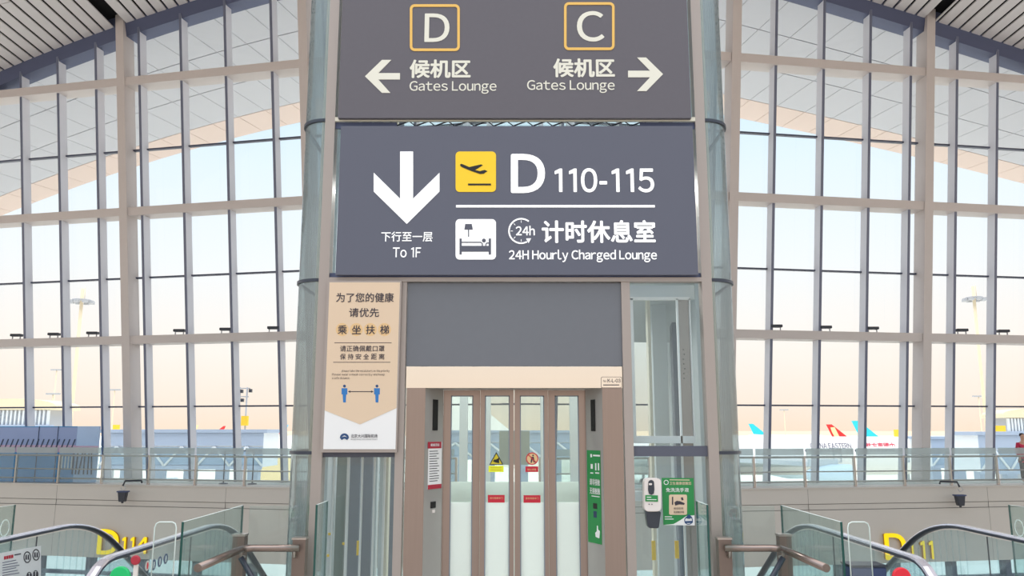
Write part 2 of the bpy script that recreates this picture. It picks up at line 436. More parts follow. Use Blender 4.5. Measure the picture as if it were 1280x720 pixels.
# ------------------------------------------------------------------ walkway ledge, wall band, lower glazing
struct(MB().box(-40, 40, -30, 7.05, -.35, 0).box(-1.97, 2.02, 7.05, 9.7, -.35, 0).build('floor', 'floor'))
struct(MB().box(-60, 60, -30, 24, -5.8, -5.5).build('floor_lower', 'floor'))
LEDGE = .035
for sd, wn, k in (('L', 'wall_left', 7), ('R', 'wall_right', 8)):
    mb = MB(); S1 = 40.0
    fbar(mb, lp, sd, 0, S1, 0, .4, -.45, LEDGE-.04)                     # upper fascia
    fbar(mb, lp, sd, 0, S1, -.03, .4, LEDGE-.04, LEDGE)                 # coping
    wy = MB(); fbar(wy, lp, sd, 0, S1, .405, 3.2, -.45, LEDGE); struct(wy.build('floor_walkway', 'band'))
    fbar(mb, lp, sd, 0, S1, .02, .4, -.62, -.47)
    fbar(mb, lp, sd, 0, S1, 0, .4, -2.23, -.64)
    mb.mi = 1
    fbar(mb, lp, sd, 0, S1, .03, .38, -2.0, -.3)
    wl = struct(mb.build(wn, ['band', 'groove']))
    jt = MB()
    for i in range(7):
        s_ = 3.0+i*6.1
        fbar(jt, lp, sd, s_, s_+.008, -.003, .01, -2.22, LEDGE-.05)
    jt.build('panel_joint', 'groove', wl)
    wn2 = struct(fbar(MB(), lp, sd, 0, S1, .3, .32, -5.5, -2.23).build(f'window_{k}', 'low_pane'))
    for i in range(21):
        s_ = .6+i*1.9
        fbar(MB(), lp, sd, s_-.09, s_+.09, .12, .42, -5.5, -2.23).build('mullion', 'dark_bar', wn2)
    for z in (-2.75, -4.2):
        fbar(MB(), lp, sd, 0, S1, .2, .4, z-.05, z+.05).build('glazing_bar', 'dark_bar', wn2)

# guard rails on the ledge
def guard_rail(sd, px, extra, label):
    S = [ledge_s(sd, a, 603) for a in px]
    S = sorted(S); step = S[1]-S[0]
    S = [S[0]-step*i for i in range(extra, 0, -1)]+S+[S[-1]+step]
    S = [s for s in S if s > .3]
    root = thing('guard_rail', lp(sd, S[0], .25, LEDGE), label, 'railing', 'glass guard rails on the ledge')
    for i, s_ in enumerate(S):
        P = [lp(sd, s_, .22, LEDGE), lp(sd, s_, .22, LEDGE+.92)]
        fbar(MB(), lp, sd, s_-.03, s_+.03, .18, .26, LEDGE, LEDGE+.92).build('post', 'chrome', root)
    for a, b in zip(S[:-1], S[1:]):
        g = fbar(MB(), lp, sd, a+.04, b-.04, .13, .142, LEDGE+.05, LEDGE+1.17).build('glass_panel', 'rail_glass', root)
        fbar(MB(), lp, sd, a+.04, b-.04, .124, .130, LEDGE+.97, LEDGE+1.16).build('frosted_strip', 'frost_strip', g)
    for nm, z, r in (('top_rail', .90, .032), ('middle_rail', .46, .02), ('bottom_rail', .16, .025)):
        MB().tube([lp(sd, S[0], .22, LEDGE+z), lp(sd, S[-1], .22, LEDGE+z)], r, 8).build(nm, 'chrome', root)
guard_rail('L', [12, 66, 121, 180, 239, 301], 4, 'glass guard rail with steel posts along the ledge above the D114 letters')
guard_rail('R', [947, 1011, 1074, 1136, 1195, 1254], 4, 'glass guard rail with steel posts along the ledge above the D111 letters')

# ------------------------------------------------------------------ the lift tower
YF = 6.8; XC = .027
zt = lambda y: at(644, y, YF).z
Z150, Z350, Z565 = zt(150.5), zt(350), zt(566)
ZTOP = 6.6
tower = thing('lift_tower', (XC, YF, 0), 'tall glazed lift tower with steel frame and four-leaf glass doors', 'lift')
def tpart(mb, name, m_, **k): return mb.build(name, m_, tower, **k)
for sg in (-1, 1):
    xm = XC+sg*1.607
    tpart(MB().box(xm-.042, xm+.042, YF-.03, YF+.10, 0, ZTOP), 'corner_mullion', 'tan')
    # rounded corner glass, three storeys of it, with a steel ring at each joint
    xo = XC+sg*1.65; R = .225; zs = [.02, Z565, Z350, Z150, ZTOP]
    for a, b in zip(zs[:-1], zs[1:]):
        mb = MB(); n = 22
        for i in range(n):
            a0, a1 = PI/2*i/n, PI/2*(i+1)/n
            f = lambda an, r: (xo+sg*r*math.sin(an), YF+.225-r*math.cos(an))
            p = [f(a0, R), f(a1, R), f(a1, R-.012), f(a0, R-.012)]
            mb.hexa([(*q, a+.012) for q in p]+[(*q, b-.012) for q in p])
        mb.box(min(xo+sg*(R-.012), xo+sg*R), max(xo+sg*(R-.012), xo+sg*R), YF+.225, 9.3, a+.012, b-.012)
        tpart(mb, 'corner_glass', 'corner_glass')
    for z in (Z565, Z350, Z150):
        arc = [(xo+sg*(R+.004)*math.sin(PI/2*i/10), YF+.225-(R+.004)*math.cos(PI/2*i/10), z) for i in range(11)]+[(xo+sg*(R+.004), 9.3, z)]
        tpart(MB().sweep(arc, [(-.012, -.013), (.012, -.013), (.012, .013), (-.012, .013)]), 'joint_ring', 'rail_dark')
    # what stands inside the corner: a cream pipe and a dark channel
    tpart(MB().box(xm+sg*.05-.022, xm+sg*.05+.03, YF+.13, YF+.19, 0, ZTOP), 'corner_channel', 'cream')
    tpart(MB().tube([(xm+sg*.115, YF+.25, 0), (xm+sg*.115, YF+.25, ZTOP)], .022, 10, up=(0, 1, 0)), 'riser_pipe', 'cream')
    tpart(MB().box(xm+sg*.16-.05, xm+sg*.16+.05, YF+.9, YF+1.3, 0, ZTOP), 'shaft_column', 'inner_post')
    tpart(MB().box(xm+sg*.18-.05, xm+sg*.18+.05, 9.15, 9.3, 0, ZTOP), 'rear_column', 'inner_post')
for z, h in ((Z150, .018), (Z350, .018)):
    tpart(MB().box(XC-1.565, XC+1.565, YF-.03, YF-.005 if z == Z150 else YF+.06, z-h, z+h), 'crossbar', 'cream' if z == Z150 else 'tan')
    for xa_, xb_ in (((XC-1.565, at(496, 153, YF).x), (at(800, 153, YF).x, XC+1.565)) if z == Z150 else ((XC-1.565, XC+1.565),)):
        tpart(MB().box(xa_, xb_, YF+.0, YF+.018, *((z-.075, z-h) if z == Z150 else (z+h, z+.06))), 'crossbar_shade_strip', 'head')  # dark strip for the shaded gap along the bar, shade put into its colour
# panes behind the signs, both storeys
for a, b in ((Z350+.02, Z150-.02), (Z150+.02, ZTOP)):
    tpart(MB().box(XC-1.56, XC+1.56, YF+.06, YF+.072, a, b), 'front_pane', 'tower_glass')
# lattice girder above the lower sign
mb = MB(); zl0, zl1 = zt(159), zt(150); nn = 14
for i in range(nn):
    xa = XC-1.1+i*2.4/nn; xb = xa+2.4/nn
    (mb.tube([(xa, YF+.03, zl0), (xb, YF+.03, zl1)], .007, 5), mb.tube([(xa, YF+.03, zl1), ((xa+xb)/2, YF+.03, zl0)], .005, 5))
mb.box(XC-1.5, XC+1.5, YF+.02, YF+.04, zl1+.01, zl1+.03); mb.box(XC-1.5, XC+1.5, YF+.02, YF+.04, zl0-.03, zl0)
tpart(mb, 'lattice_girder', 'rail_dark')
# bays below: poster bay, door bay, side-glass bay
def vbar(xt, yt, xb, yb, w, name, m_, y0=YF-.02, y1=YF+.08, z0=0.0):
    X = (at(xt, yt, YF).x+at(xb, yb, YF).x)/2
    return tpart(MB().box(X-w/2, X+w/2, y0, y1, z0, at(xt, yt, YF).z), name, m_)
vbar(504, 351, 499.5, 565, .068, 'bay_mullion', 'tan')
vbar(782.5, 351, 785, 565, .072, 'bay_mullion', 'tan')
XL, XR = at(506, 400, YF).x+.03, at(781, 400, YF).x-.03
zp0, zp1, zl = zt(457.5), zt(351), zt(485)
XLm, XRm = XC-.925, XC+.935
tpart(MB().box(at(509, 400, YF).x, at(777, 400, YF).x, YF, YF+.05, zp0, zp1-.018), 'blank_panel', 'panel')
tpart(MB().box(at(508, 470, YF).x, at(777.5, 470, YF).x, YF-.012, YF+.2, zl, zp0-.006), 'lintel', 'lintel')
xj0, xj1 = at(507, 560, YF).x, at(531.5, 520, YF).x
xk0, xk1 = at(753, 520, YF).x, at(779, 560, YF).x
tpart(MB().box(xj0, xj1, YF-.012, YF+.04, 0, zl), 'jamb', 'steel')
tpart(MB().box(xk0, xk1, YF-.012, YF+.04, 0, zl), 'jamb', 'steel')
YD = 7.02
xdl, xdr = at(553.5, 520, YD).x, at(732.5, 520, YD).x
for x0, x1 in ((xj1, xdl), (xk0, xdr)):
    mb = MB().hexa([(x0, YF+.0, 0), (x1, YD, 0), (x1, YD+.05, 0), (x0, YF+.05, 0), (x0, YF+.0, zl), (x1, YD, zl), (x1, YD+.05, zl), (x0, YF+.05, zl)])
    tpart(mb, 'reveal', 'reveal')
tpart(MB().box(xj1, xk0, YF+.02, YD+.1, zl-.001, zl+.1), 'door_header', 'reveal')
# four door leaves
LEAVES = [(553.5, 600, 563, 591, YD+.05), (600, 642.3, 606, 637, YD), (643, 685.5, 650, 680.5, YD), (685.5, 733, 694, 724, YD+.05)]
for a, b, ga, gb, Y in LEAVES:
    x0, x1, g0, g1 = at(a, 560, Y).x+.001, at(b, 560, Y).x-.001, at(ga, 560, Y).x, at(gb, 560, Y).x
    zt1 = zl-.004; zg1 = at(600, 494.5, Y).z; zfr = at(600, 628, Y).z; zg0 = .14
    mb = MB().box(x0, g0, Y, Y+.035, .01, zt1).box(g1, x1, Y, Y+.035, .01, zt1).box(g0, g1, Y, Y+.035, zg1, zt1).box(g0, g1, Y, Y+.035, .01, zg0)
    dl = tpart(mb, 'door_leaf', 'steel')
    MB().box(g0, g1, Y+.012, Y+.022, zfr, zg1).build('vision_pane', 'door_glass', dl)
    MB().box(g0, g1, Y+.010, Y+.024, zg0, zfr).build('frosted_pane', 'frost', dl)
    mb = MB(); e = .008
    for q in ((g0, g0+e, zg0, zg1), (g1-e, g1, zg0, zg1), (g0, g1, zg1-e, zg1)): mb.box(q[0], q[1], Y-.003, Y+.012, q[2], q[3])
    mb.build('glazing_bead', 'inner_dark', dl)
# poster bay below the poster, and the side-glass bay
xpl, xpr = XC-1.565, at(494.5, 600, YF).x
tpart(MB().box(xpl, xpr, YF, YF+.06, Z565-.035, Z565+.012), 'transom', 'sign_dark')
tpart(MB().box(xpl, xpr, YF+.03, YF+.042, .02, Z565-.035), 'front_pane', 'tower_glass')
xsl, xsr = at(790.5, 565, YF).x, XC+1.565
zs0, zs1 = zt(570.5), zt(557.5)
tpart(MB().box(xsl, xsr, YF, YF+.06, zs0, zs1), 'transom', 'sign_dark')
tpart(MB().box(xsl, xsr, YF+.03, YF+.042, .02, zs0), 'front_pane', 'tower_glass')
tpart(MB().box(xsl, xsr, YF+.03, YF+.042, zs1, Z350-.02), 'front_pane', 'tower_glass')
# rear of the shaft: glass back wall, floor sill and the steelwork that shows through the panes
tpart(MB().box(XC-1.86, XC+1.86, 9.29, 9.30, 0, ZTOP), 'rear_pane', 'thin_glass')
def post(a, b, y, Y, m_, name='shaft_post', z0=0.0, z1=None, dep=.12):
    x0, x1 = at(a, y, Y).x, at(b, y, Y).x
    return tpart(MB().box(min(x0, x1), max(x0, x1), Y, Y+dep, z0, ZTOP if z1 is None else z1), name, m_)
for a, b, Y, m_ in ((399, 414, 9.0, 'inner_dark'), (417, 431, 8.4, 'inner_green'), (436, 449, 7.9, 'inner_dark'), (452.5, 464.5, 8.3, 'inner_dark'), (467, 470, 7.6, 'inner_post'), (473.5, 478, 7.5, 'inner_post'), (480, 484.5, 7.4, 'cream'), (485, 492, 8.6, 'inner_dark')):
    post(a, b, 640, Y, m_)
for a, b in ((414.3, 416.3), (432, 434.8), (450, 452.3), (465.6, 467.6), (478.2, 480.4)):
    post(a, b, 640, 7.35, 'poster_white', 'shaft_edge_strip', dep=.02)
for a, b, Y, m_ in ((811.5, 815, 8.0, 'cream'), (817, 835, 8.2, 'inner_post'), (842, 850, 8.6, 'inner_dark')):
    post(a, b, 470, Y, m_)
# white inner frame of the side-glass bay
xf0, xf1 = at(789, 460, 7.0).x, at(866, 460, 7.0).x
zf0, zf1 = at(830, 545, 7.0).z, at(830, 373, 7.0).z
mb = MB().box(xf0, xf0+.03, 7.0, 7.04, zf0, zf1).box(xf1-.012, xf1, 7.0, 7.05, zf0, zf1).box(xf0, xf1, 7.0, 7.05, zf1-.012, zf1+.012).box(xf0, xf1, 7.0, 7.12, zf0-.06, zf0)
tpart(mb, 'inner_frame', 'poster_white')
tpart(MB().box(xf0, xsr, 7.06, 7.08, zf1, Z350), 'inner_header', 'inner_post')
xq0, xq1 = at(850.5, 460, 7.02).x, at(863, 460, 7.02).x
ch = tpart(MB().box(xq0, xq1, 7.02, 7.07, 0, zf1), 'guide_channel', 'tan')
mb = MB()
for i in range(7):
    zz = at(857, 437+i*6, 7.02).z; xx = (xq0+xq1)/2-.012+.006*math.sin(i*2)
    mb.box(xx-.004, xx+.004, 7.015, 7.02, zz-.004, zz+.004)
mb.build('bolt', 'black', ch)
tpart(MB().box(xq0-.02, xq0-.005, 7.0, 7.03, 0, zf1), 'guide_edge', 'poster_white')
# sloping beam and ceiling of the car frame seen through that bay
zc = at(830, 413, 8.4).z
tpart(MB().hexa([(XC+1.0, 7.4, zc+.50), (XC+1.83, 7.4, zc+.50), (XC+1.83, 9.09, zc-.05), (XC+1.0, 9.09, zc-.05), (XC+1.0, 7.4, zc+.62), (XC+1.83, 7.4, zc+.62), (XC+1.83, 9.09, zc+.20), (XC+1.0, 9.09, zc+.20)]), 'soffit_plate', 'inner_post')
for z in (zc+.0, 1.0, -.0+.06):
    tpart(MB().box(XC-1.8, XC+1.8, 9.1, 9.22, z, z+.10), 'rear_beam', 'inner_post')
tpart(MB().box(XC-1.8, XC+1.8, YF+.12, 9.25, 0.005, .08), 'shaft_sill', 'cream')
for px_, y0_, y1_ in ((817, 676, 700), (846, 676, 698)):
    X = at(px_, 685, 7.2).x; tpart(MB().box(X-.016, X+.016, 7.19, 7.21, at(px_, y1_, 7.2).z, at(px_, y0_, 7.2).z), 'yellow_marker', 'sign_yellow')
for px_, y0_, y1_ in ((411.5, 666, 669), (410, 693, 696), (429.5, 678, 681), (447.5, 676, 694)):
    X = at(px_, 685, 7.8).x; tpart(MB().box(X-.012, X+.012, 7.79, 7.81, at(px_, y1_, 7.8).z, at(px_, y0_, 7.8).z), 'yellow_marker', 'sign_yellow')
# rear window frame bars seen through the doors
for a, b in ((574, 584), (606, 613), (676, 682), (713, 724)):
    post(a, b, 560, 9.1, 'inner_post', 'rear_mullion', dep=.1)
tpart(MB().box(at(553, 600, 9.1).x, at(733, 600, 9.1).x, 9.05, 9.07, .08, at(640, 602, 9.1).z), 'rear_frosted_panel', 'frost')
fill_z = 4.15  # fill lamps added behind the sign to brighten posts and frosted panes
for lx in (-.7, .7):
    tpart(MB().box(XC+lx-.6, XC+lx+.6, 7.9, 8.1, fill_z+.02, fill_z+.07), 'shaft_fill_box', 'pale')
    ld = bpy.data.lights.new('shaft_fill_light', 'AREA'); ld.shape = 'RECTANGLE'; ld.size = 1.2; ld.size_y = .3; ld.energy = SHAFT_FILL_W; ld.color = (1, .97, .92)
    lo_ = bpy.data.objects.new('shaft_fill_light', ld); C.objects.link(lo_); lo_.location = (XC+lx, 8.0, fill_z)
# indicator displays and call station set in the reveals
def on_reveal(px, py, left=True, lift=.006):
    xa, xb = (xj1, xdl) if left else (xk0, xdr)
    n = Vector((-(YD-YF), (xb-xa), 0)); n.normalize()
    if n.y > 0: n = -n
    p = plane_hit(px, py, (xa, YF, 0), n); return p+n*lift, n
def rev_plate(px0, py0, px1, py1, m_, name, left, parent, lift=0.0, th=.006):
    q = [on_reveal(*p, left=left, lift=lift) for p in ((px0, py1), (px1, py1), (px1, py0), (px0, py0))]
    z0 = (q[0][0].z+q[1][0].z)/2; z1 = (q[2][0].z+q[3][0].z)/2; n = q[0][1]
    a, b = q[0][0], q[1][0]; 
    pts = [Vector((a.x, a.y, z0)), Vector((b.x, b.y, z0)), Vector((b.x, b.y, z1)), Vector((a.x, a.y, z1))]
    return MB().prism(pts, n*th).build(name, m_, parent), pts, n
rev_plate(540.5, 499.5, 546.5, 538, 'black', 'floor_indicator', True, tower)
rev_plate(739.5, 499.5, 744.5, 539, 'black', 'floor_indicator', False, tower)
rev_plate(538, 627, 544, 635, 'black', 'call_button', True, tower)
rev_plate(540, 637, 543, 641, 'pale', 'key_switch', True, tower)

# ------------------------------------------------------------------ the two hanging direction boards
def board(name, x0, y0a, x1, y1a, xb0, xb1, m_, label):
    Y = YF-.076
    L = (at(x0, y0a, Y).x+at(xb0, y1a, Y).x)/2; R_ = (at(x1, y0a, Y).x+at(xb1, y1a, Y).x)/2
    z1, z0 = at(640, y0a, Y).z, at(640, y1a, Y).z
    root = thing(name, (XC, Y, z0), label, 'sign')
    MB().box(L, R_, Y, Y+.043, z0, z1).build('board', m_, root); return root
SY = YF-.077
s1 = board('direction_sign', 428, -60, 858, 147.5, 425, 862, 'board_up', 'upper dark sign board pointing both ways to the gates lounges D and C')
for fx0, fy0, fx1, fy1 in ((512.3, 5.5, 574.8, 64), (705, 3, 768.2, 62.8)):
    ring_mb(rrect(fx0, fy0, fx1, fy1, 6), rrect(fx0+3.2, fy0+3.2, fx1-3.2, fy1-3.2, 3), SY, .004).build('letter_frame', 'frame_yellow', s1)
ptext(s1, 'D', 531, 17.5, 561, 52, SY, 'letter_cream', .012, 'gate_letter')
ptext(s1, 'C', 722, 14.5, 755, 51.5, SY, 'letter_cream', .012, 'gate_letter')
pshape(s1, [(380+a/4, b/4) for a, b in ((305, 382), (390, 300), (437, 300), (372, 366), (480, 366), (480, 398), (372, 398), (432, 465), (390, 465))], SY, 'letter_cream', 'arrow')
pshape(s1, [(620+a/4, b/4) for a, b in ((835, 371), (750, 288), (705, 288), (770, 354), (660, 354), (660, 387), (770, 387), (705, 456), (752, 456))], SY, 'letter_cream', 'arrow')
ptext(s1, '候机区', 512.5, 75.2, 587.5, 97, SY, 'letter_cream', .03)
ptext(s1, 'Gates Lounge', 512, 101.8, 620.5, 113.3, SY, 'letter_cream', .008, cap=CAP)
ptext(s1, '候机区', 692.3, 73.8, 768, 96, SY, 'letter_cream', .03)
ptext(s1, 'Gates Lounge', 659, 100.6, 768.3, 112.2, SY, 'letter_cream', .008, cap=CAP)

s2 = board('direction_sign', 424.5, 157.5, 868, 343.5, 421, 870.5, 'board_low', 'lower grey sign board for gates D 110-115 and the hourly lounge')
pshape(s2, [(500.2, 189.5), (516.4, 189.5), (516.4, 248.5), (549.4, 216), (549.4, 239.5), (508.5, 280), (467.2, 239.5), (467.2, 216), (500.2, 248.5)], SY, 'letter_white', 'arrow')
ptext(s2, '下行至一层', 476.5, 289.7, 540.5, 302, SY, 'letter_white', .012)
ptext(s2, 'To 1F', 491, 309.5, 526, 321.7, SY, 'letter_white', .01)
pict = pshape(s2, rrect(569.5, 189.5, 620, 240, 5), SY, 'sign_yellow', 'departure_pictogram')
k45 = lambda L: [(560+a/4.5, 180+b/4.5) for a, b in L]
pshape(pict, k45(((68, 116), (73, 112), (80, 113), (120, 130), (186, 115), (196, 120), (152, 147), (180, 153), (206, 146), (222, 153), (202, 167), (180, 169), (130, 152), (80, 131), (70, 124))), SY-.003, 'black', 'plane_icon')
pshape(pict, k45(((113, 223), (242, 223), (242, 233), (113, 233))), SY-.003, 'black', 'runway_line')
ptext(s2, 'D', 640, 193.8, 680, 240, SY, 'letter_white', .022, 'gate_letter')
ptext(s2, '110-115', 694, 210.8, 817.5, 240, SY, 'letter_white', .016, gap=.085)
pshape(s2, [(570, 256.4), (818.5, 256.4), (818.5, 259.4), (570, 259.4)], SY, 'letter_white', 'divider_line')
pict = pshape(s2, rrect(569.5, 274, 620, 324.5, 5), SY, 'letter_white', 'lounge_pictogram')
for L, nm in ((((97, 450), (134, 450), (140, 482), (92, 482)), 'lamp_icon'), (((113, 482), (118.5, 482), (118.5, 522), (113, 522)), 'lamp_icon'),
              (((65, 532), (77, 532), (77, 622), (65, 622)), 'bed_icon'), (((229, 532), (242, 532), (242, 622), (229, 622)), 'bed_icon'), (((77, 573), (229, 573), (229, 606), (77, 606)), 'bed_icon'),
              (((77, 550), (186, 550), (196, 560), (196, 573), (190, 573), (190, 562), (184, 556), (77, 556)), 'blanket_icon'), (((210, 573), (210, 563), (218, 554), (229, 554), (229, 560), (220, 560), (215, 566), (215, 573)), 'blanket_icon')):
    pshape(pict, k45(L), SY-.003, 'sign_dark', nm)
pshape(pict, k45(circ(202, 543, 11, 18)), SY-.003, 'sign_dark', 'head_icon')
mb = ring_mb(circ(651.5, 288.8, 16.2, 40, 40, 315), circ(651.5, 288.8, 14.4, 40, 40, 315), SY, .003)
ck = None
A_, B_ = circ(651.5, 288.8, 16.2, 40, 62, 308), circ(651.5, 288.8, 14.3, 40, 62, 308)
mb.b.free(); mb = MB()
for i in range(len(A_)-1):
    P = [at(*A_[i], SY), at(*A_[i+1], SY), at(*B_[i+1], SY), at(*B_[i], SY)]; mb.hexa(P+[p+Vector((0, -.003, 0)) for p in P])
ck = mb.build('clock_ring', 'letter_white', s2)
pshape(s2, [(657.5, 298.2), (664, 298), (660.6, 304)], SY, 'letter_white', 'clock_arrow')
for i in range(8):
    a = i*PI/4
    if i in (0, 1, 7): continue
    cx, cy = 651.5+11.8*math.cos(a), 288.8+11.8*math.sin(a); dx, dy = math.cos(a), math.sin(a)
    pshape(s2, [(cx-dx*1.4-dy*.35, cy-dy*1.4+dx*.35), (cx+dx*1.4-dy*.35, cy+dy*1.4+dx*.35), (cx+dx*1.4+dy*.35, cy+dy*1.4-dx*.35), (cx-dx*1.4+dy*.35, cy-dy*1.4-dx*.35)], SY, 'letter_white', 'clock_tick')
ptext(s2, '24h', 645, 282.5, 668.3, 294, SY, 'letter_white', .02)
ptext(s2, '计时休息室', 678, 276, 819, 303, SY, 'letter_white', .027)
ptext(s2, '24H Hourly Charged Lounge', 636.3, 313.3, 821, 324, SY, 'letter_white', .018, cap=CAP)

# ------------------------------------------------------------------ health poster
PY = YF-.07
poster = thing('health_poster', tuple(at(449, 562, PY)), 'tall peach health notice poster beside the lift asking people to take the escalator', 'poster')
def persp_plate(TL, TR, BR, BL, Y, m_, name, parent, th=.01):
    return MB().prism([at(*p, Y) for p in (BL, BR, TR, TL)], (0, th, 0)).build(name, m_, parent)
persp_plate((409.5, 351), (502, 351), (496, 565.5), (400.5, 565.5), PY+.006, 'tan', 'frame', poster, .03)
persp_plate((412, 353), (500, 353), (494.3, 561.5), (404, 561.5), PY, 'poster_white', 'sheet', poster)
pp = MB().prism([at(*p, PY-.001) for p in ((412, 353), (500, 353), (495.6, 510), (450, 530.5), (406, 513))], (0, -.001, 0)).build('peach_field', 'poster_peach', poster)
PT = PY-.0025
ptext(poster, '为了您的健康', 420.3, 366.2, 492, 377.6, PT, 'ink', .012)
ptext(poster, '请优先', 436.4, 385.2, 473.5, 396.2, PT, 'ink', .012)
for i, ch_ in enumerate('乘坐扶梯'):
    cx = 427.8+i*17.6
    pshape(poster, circ(cx, 412, 8.2, 24), PT+.0012, 'poster_tan', 'character_disc', .0008)
    ptext(poster, ch_, cx-5.5, 406.6, cx+5.5, 417.6, PT, 'ink', .012)
for y_, xa, xb in ((428.5, 418, 489.5), (452.8, 416.5, 488)):
    pshape(poster, [(xa, y_-.35), (xb, y_-.35), (xb, y_+.35), (xa, y_+.35)], PT, 'ink', 'rule_line', .0005)
ptext(poster, '请正确佩戴口罩', 425, 432, 480.5, 439.4, PT, 'ink', .008)
for i, ch_ in enumerate('保持安全距离'):
    ptext(poster, ch_, 425+i*9.7, 442.2, 432+i*9.7, 449.3, PT, 'ink', .008)
ptext(poster, 'please take the escalators as the priority', 427, 462.3, 487, 464.8, PT, 'ink', cap=CAP)
ptext(poster, 'Please wear a mask correctly and keep', 415, 466.8, 481, 469.3, PT, 'ink', cap=CAP)
ptext(poster, 'a safe distance.', 415, 471.3, 437.5, 473.8, PT, 'ink', cap=CAP)
for cx, cy in ((430.6, 481), (471.2, 481)):
    pshape(poster, circ(cx, cy+1.6, 1.8, 16), PT, 'navy', 'figure_head', .0005)
    pshape(poster, [(cx-3.6, cy+4.2), (cx+3.6, cy+4.2), (cx+3.6, cy+12), (cx+2.2, cy+12), (cx+1.7, cy+22), (cx-1.7, cy+22), (cx-2.2, cy+12), (cx-3.6, cy+12)], PT, 'blue', 'figure_body', .0005)
pshape(poster, [(438, 489), (464, 489), (464, 488), (467, 489.5), (464, 491), (464, 490), (438, 490), (438, 491), (435, 489.5), (438, 488)], PT, 'ink', 'distance_arrow', .0005)
emb = pshape(poster, circ(430.5, 547.3, 5.6, 24, 180, 360)+[(434, 550), (430.5, 548), (427, 550)], PT, 'navy', 'emblem', .0005)
pshape(emb, [(427, 546.5), (430.5, 544.2), (434, 546.5), (430.5, 545.4)], PT-.001, 'poster_white', 'emblem_stripe', .0005)
ptext(poster, '北京大兴国际机场', 438.7, 542.6, 471.8, 547.2, PT, 'ink', .01)
ptext(poster, 'Beijing Daxing International Airport', 438.7, 548.3, 471.8, 549.8, PT, 'ink', cap=CAP)

# ------------------------------------------------------------------ small notices about the lift doors
npl = thing('number_plate', tuple(at(764, 485, YF-.016)), 'small lift number plate reading K-L-03 on the end of the polished lintel', 'plate')
pshape(npl, rrect(751.2, 471, 777.3, 485, 2), YF-.0125, 'ink', 'rim', .0015)
pshape(npl, rrect(751.7, 471.5, 776.8, 484.5, 1.8), YF-.0142, 'lintel', 'plate', .001)
ptext(npl, 'No.', 754, 475, 759, 477.6, YF-.0154, 'ink')
ptext(npl, 'K-L-03', 759.6, 473.6, 775.6, 478, YF-.0154, 'ink', .02)
pshape(npl, [(754, 480.6), (774, 480.6), (774, 481.8), (754, 481.8)], YF-.0154, 'ink', 'small_print', .0005)

sheet = thing('rules_sheet', tuple(on_reveal(542, 611)[0]), 'narrow white passenger rules sheet with red header on the lift door reveal', 'notice')
rev_plate(534.3, 552.3, 551.2, 611, 'poster_white', 'sheet', True, sheet, .001, .002)
o_, pts, n_ = rev_plate(534.3, 552.3, 551.2, 560.5, 'dark_red', 'header', True, sheet, .0035, .001)
h_ = (pts[3]-pts[0]); w_ = pts[1]-pts[0]
text(sheet, '乘梯须知', pts[0]+w_*.18+h_*.3+n_*.001, w_*.64, h_*.45, n_, 'poster_white', .01)
rev_plate(534.3, 605.5, 551.2, 611, 'dark_red', 'footer', True, sheet, .0035, .001)
for i in range(13):
    y_ = 563.5+i*3.1; e_ = 548.5-random.random()*5
    rev_plate(536.3, y_, e_, y_+.9, 'ink', 'print_line', True, sheet, .0035, .0006)
gs = thing('floor_call_notice', tuple(on_reveal(744, 679, False)[0]), 'tall narrow green touch-free call notice on the lift door reveal', 'notice')
rev_plate(735.6, 563, 752.6, 679, 'green', 'sheet', False, gs, .001, .002)
def rev_text(body, x0, y0, x1, y1, m_, bold=.01):
    o2 = on_reveal(x0, y1, False, .0045); p2 = on_reveal(x1, y1, False, .0045)[0]; q2 = on_reveal(x0, y0, False, .0045)[0]
    w2 = Vector((p2.x-o2[0].x, p2.y-o2[0].y, 0))
    text(gs, body, o2[0], w2, Vector((0, 0, q2.z-o2[0].z)), o2[1], m_, bold, depth=.001)
rev_text('请非接触', 737.8, 598, 750.5, 606, 'poster_white'); rev_text('无接触触', 738, 609, 750.8, 617, 'poster_white')
rev_plate(738.5, 567.5, 740.5, 571.5, 'poster_white', 'emblem', False, gs, .0035, .001)
rev_plate(742, 568.5, 750.5, 570.5, 'poster_white', 'title_line', False, gs, .0035, .001)
for a, b, c_, d_ in ((739, 580, 741.5, 586), (744.5, 579, 746, 588), (748, 579, 749.5, 588), (738.5, 590.5, 742, 592), (744.5, 590.5, 749.5, 592), (740, 620, 750, 621)):
    rev_plate(a, b, c_, d_, 'poster_white', 'pictogram', False, gs, .0035, .001)
rev_plate(742, 629, 747, 636, 'black', 'sensor_window', False, gs, .0035, .001)
rev_plate(742.5, 639, 746.5, 647, 'mural_dark', 'sensor_mark', False, gs, .0035, .001)
hp = [on_reveal(*p, left=False, lift=.0035)[0] for p in ((745, 671), (749.5, 673), (750.2, 664), (748, 662), (747.6, 657), (746.6, 657), (746.4, 664), (744.4, 666))]
MB().prism(hp, n_*.001).build('hand_icon', 'poster_white', gs)

